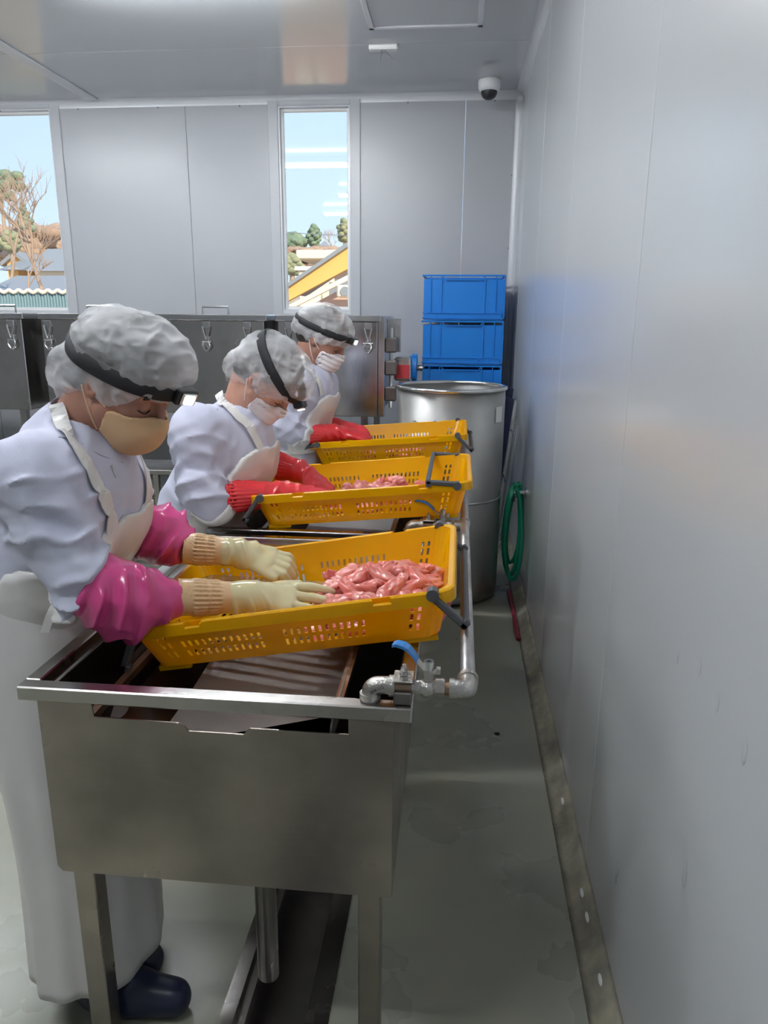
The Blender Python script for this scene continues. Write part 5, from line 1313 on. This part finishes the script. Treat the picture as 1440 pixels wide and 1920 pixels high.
# ------------------------------------------------------------------ the three workers
UP = V(0, 0, 1)
W1 = dict(seed=1, res=1., hs=1.08, label='person nearest the camera, bent over, in lilac jacket, white apron and bright pink oversleeves',
    head=P(232, 714, Y=1.50), face=V(.81, -.17, -.54), neck=P(140, 812, Y=1.50),
    shR=P(62, 895, Y=1.33), shL=P(196, 885, Y=1.66), elR=P(160, 1100, Y=1.31), elL=P(246, 1000, Y=1.69),
    wrR=P(478, 1120, Y=1.46), wrL=P(452, 1036, Y=1.70), hdR=V(1, .10, -.07), hdL=V(1, .0, -.20), upR=V(0, -.5, 1), upL=V(.1, -.45, 1), sideR=-1, sideL=1,
    chest=P(150, 955, Y=1.50), waist=P(66, 1110, Y=1.48), hip=P(30, 1270, Y=1.46), rc=.115, rw=.105, rh=.115, rs=.072, hwc=.065,
    ra=(.078, .060, .046), cuffR=P(195, 1120, Y=1.32), cuffL=P(275, 1005, Y=1.68),
    gR=P(332, 1120, Y=1.39), gL=P(344, 1028, Y=1.66), grc=.039, grw=.031, curlR=(.22, .25, .28, .3), curlL=(.75, .85, .9, .9),
    cuff_m=Mt['glove_t'], hand_m=Mt['glove_y'], split=.66, cuffr=(.17, .56), ribs=24, hkL=dict(thumb_dir=V(.85, -.25, -.42)), hkR=dict(spread=1.5, L=(.078, .086, .080, .064)),
    ovR=(P(158, 1088, Y=1.31), P(240, 1127, Y=1.34), P(340, 1120, Y=1.392), .070, .070, .036),
    ovL=(P(258, 990, Y=1.69), P(304, 1004, Y=1.68), P(352, 1029, Y=1.66), .066, .066, .038),
    skin=Mt['skin1'], mask_m=Mt['mask_t'], loop_m=Mt['loop_t'], mask=dict(c=(.070, 0, -.060), r=(.052, .054, .052)), bun=True,
    net=[((-.008, 0, .040), (.117, .100, .097)), ((.03, 0, .066), (.085, .088, .069)), ((-.090, 0, -.040), (.056, .070, .060))],
    net_edge=[(-.25, -.12), (-.12, -.115), (-.06, -.100), (.005, -.080), (.05, -.020), (.09, .030), (.2, .045)],
    band_n=(-.14, 0, 1), band_d=.036, band_f=(1, 0, .1), band_w=.030, lamp_aim=(.0, -.35, -.1), lamp_s=1.0,
    bib_top=P(262, 962, Y=1.45)[2], fwd=nrm(V(.95, -.12, -.25)), skirt_top=.955, skirt_bot=.10,
    sk_top=(P(52, 1125, Y=1.47), .14, .19), sk_bot=(V(-.785, 1.33, 0), .135, .18), sk_bulge=.03,
    ftR=V(-.70, 1.25, 0), ftL=V(-.80, 1.34, 0),
    zip=[P(224, 872, Y=1.42), P(230, 884, Y=1.42), P(236, 895, Y=1.42)],
    ties=[[P(118, 1118, Y=1.29), P(98, 1145, Y=1.27), P(84, 1186, Y=1.27)]],
    straps=[[P(106, 752, Y=1.44), P(126, 822, Y=1.37), P(158, 890, Y=1.36), P(184, 950, Y=1.38), P(196, 992, Y=1.40)], [P(222, 835, Y=1.58), P(246, 880, Y=1.58), P(262, 925, Y=1.57), P(268, 965, Y=1.55)]],
    seams=[[P(99, 842, Y=1.35), P(112, 836, Y=1.36), P(124, 824, Y=1.37)], [P(150, 838, Y=1.40), P(185, 855, Y=1.42), P(222, 872, Y=1.47)]],
    folds=[([P(20, 880, Y=1.27), P(60, 845, Y=1.3)], .012, .006), ([P(150, 930, Y=1.3), P(185, 960, Y=1.33), P(198, 1010, Y=1.36)], .012, -.010), ([P(20, 1000, Y=1.25), P(90, 1010, Y=1.24), P(160, 1060, Y=1.26)], .016, .006), ([P(0, 960, Y=1.25), P(70, 960, Y=1.25), P(140, 1000, Y=1.28)], .014, -.006)])
W2 = dict(seed=4, res=1.25, hs=1.05, label='middle person with head bent low, in lilac jacket and long red rubber gloves',
    head=P(500, 710, Y=2.35), face=V(.62, -.06, -.78), neck=P(447, 780, Y=2.35),
    shR=P(372, 812, Y=2.19), shL=P(455, 805, Y=2.51), elR=P(378, 915, Y=2.14), elL=P(468, 880, Y=2.55),
    wrR=P(540, 925, Y=2.27), wrL=P(568, 885, Y=2.50), hdR=V(1, .12, .02), hdL=V(.8, -.2, -.45), upR=V(-.1, -.2, 1), upL=V(.5, -.3, .9), sideR=-1, sideL=1,
    chest=P(430, 862, Y=2.35), waist=P(380, 950, Y=2.34), hip=P(352, 1060, Y=2.33), rc=.118, rw=.100, rh=.115, rs=.078, hwc=.062,
    ra=(.070, .064, .060), cuffR=P(402, 942, Y=2.15), cuffL=P(495, 872, Y=2.52),
    gR=P(418, 932, Y=2.16), gL=P(506, 870, Y=2.50), grc=.052, grw=.036, curlR=(.6, .65, .7, .8), curlL=(.7, .8, .9, .9),
    cuff_m=Mt['glove_r'], hand_m=Mt['glove_r'], cuffr=(.02, .50), hkR=dict(spread=.8), ribs=26,
    skin=Mt['skin2'], mask_m=Mt['mask_w'], loop_m=Mt['loop'], mask=dict(c=(.070, 0, -.070), r=(.046, .050, .050)), pleat=.001,
    net=[((-.012, 0, .043), (.118, .100, .096)), ((.045, 0, .068), (.075, .080, .062)), ((-.070, 0, -.035), (.058, .070, .065))],
    net_edge=[(-.25, -.11), (-.10, -.110), (-.05, -.092), (-.005, -.075), (.04, -.034), (.085, .012), (.2, .03)],
    band_n=(.21, 0, 1), band_d=.062, band_f=(1, 0, -.2), band_w=.028, lamp_aim=(-.1, -.15, -.5), lamp_s=.95,
    bib_top=P(503, 828, Y=2.35)[2], fwd=nrm(V(.93, -.05, -.30)), skirt_top=.98, skirt_bot=.10,
    sk_top=(P(398, 958, Y=2.34), .10, .18), sk_bot=(V(-.93, 2.32, 0), .15, .20), sk_bulge=.0,
    ftR=V(-.87, 2.22, 0), ftL=V(-.87, 2.42, 0),
    straps=[[P(416, 702, Y=2.30), P(432, 730, Y=2.24), P(455, 770, Y=2.22), P(472, 800, Y=2.24), P(478, 840, Y=2.27)]],
    seams=[[P(405, 770, Y=2.2), P(412, 762, Y=2.2), P(420, 750, Y=2.21)]],
    folds=[([P(335, 830, Y=2.1), P(390, 850, Y=2.1), P(430, 890, Y=2.12)], .016, .008), ([P(345, 870, Y=2.1), P(400, 895, Y=2.1), P(432, 905, Y=2.12)], .014, -.009)])
W3 = dict(seed=7, res=1.5, hs=1.08, label='farthest person, head bent, white sleeves rolled above red rubber gloves, before the steel machine',
    head=P(605, 634, Y=3.32), face=V(.84, -.12, -.50), neck=P(578, 695, Y=3.32),
    shR=P(552, 728, Y=3.15), shL=P(598, 722, Y=3.48), elR=P(530, 795, Y=3.12), elL=P(590, 788, Y=3.50),
    wrR=P(630, 812, Y=3.24), wrL=P(634, 800, Y=3.46), hdR=V(1, .05, -.05), hdL=V(1, -.1, -.06), upR=V(0, -.3, 1), upL=V(0, -.3, 1), sideR=-1, sideL=1,
    chest=P(572, 750, Y=3.32), waist=P(556, 820, Y=3.31), hip=P(548, 890, Y=3.3), rc=.108, rw=.100, rh=.11, rs=.074, hwc=.060,
    ra=(.074, .070, .060), cuffR=P(552, 812, Y=3.13), cuffL=P(600, 795, Y=3.48),
    gR=P(560, 816, Y=3.15), gL=P(604, 797, Y=3.46), grc=.050, grw=.036, curlR=(.5, .5, .6, .6), curlL=(.5, .6, .6, .6),
    cuff_m=Mt['glove_r'], hand_m=Mt['glove_r'], cuffr=(.02, .50), ribs=22,
    skin=Mt['skin1'], mask_m=Mt['mask_w'], loop_m=Mt['loop'], mask=dict(c=(.070, 0, -.064), r=(.048, .052, .050)), pleat=.0022,
    net=[((-.008, 0, .045), (.120, .100, .093)), ((-.095, 0, .005), (.048, .065, .042))],
    net_edge=[(-.25, -.04), (-.10, -.045), (-.05, -.048), (0, -.022), (.05, .0), (.10, .016), (.2, .03)],
    band_n=(-.14, 0, 1), band_d=.040, band_f=(1, 0, .1), band_w=.026, lamp_aim=(.2, -.3, -.1), lamp_s=.9,
    bib_top=P(612, 735, Y=3.32)[2], fwd=nrm(V(.97, -.05, -.22)), skirt_top=.98, skirt_bot=.10,
    sk_top=(P(562, 835, Y=3.31), .12, .18), sk_bot=(V(-.93, 3.30, 0), .15, .20), sk_bulge=.0,
    ftR=V(-.87, 3.2, 0), ftL=V(-.87, 3.4, 0),
    straps=[[P(557, 640, Y=3.28), P(565, 670, Y=3.2), P(578, 700, Y=3.18), P(590, 740, Y=3.2)]], folds=[])
for S in (W1, W2, W3): worker(S)
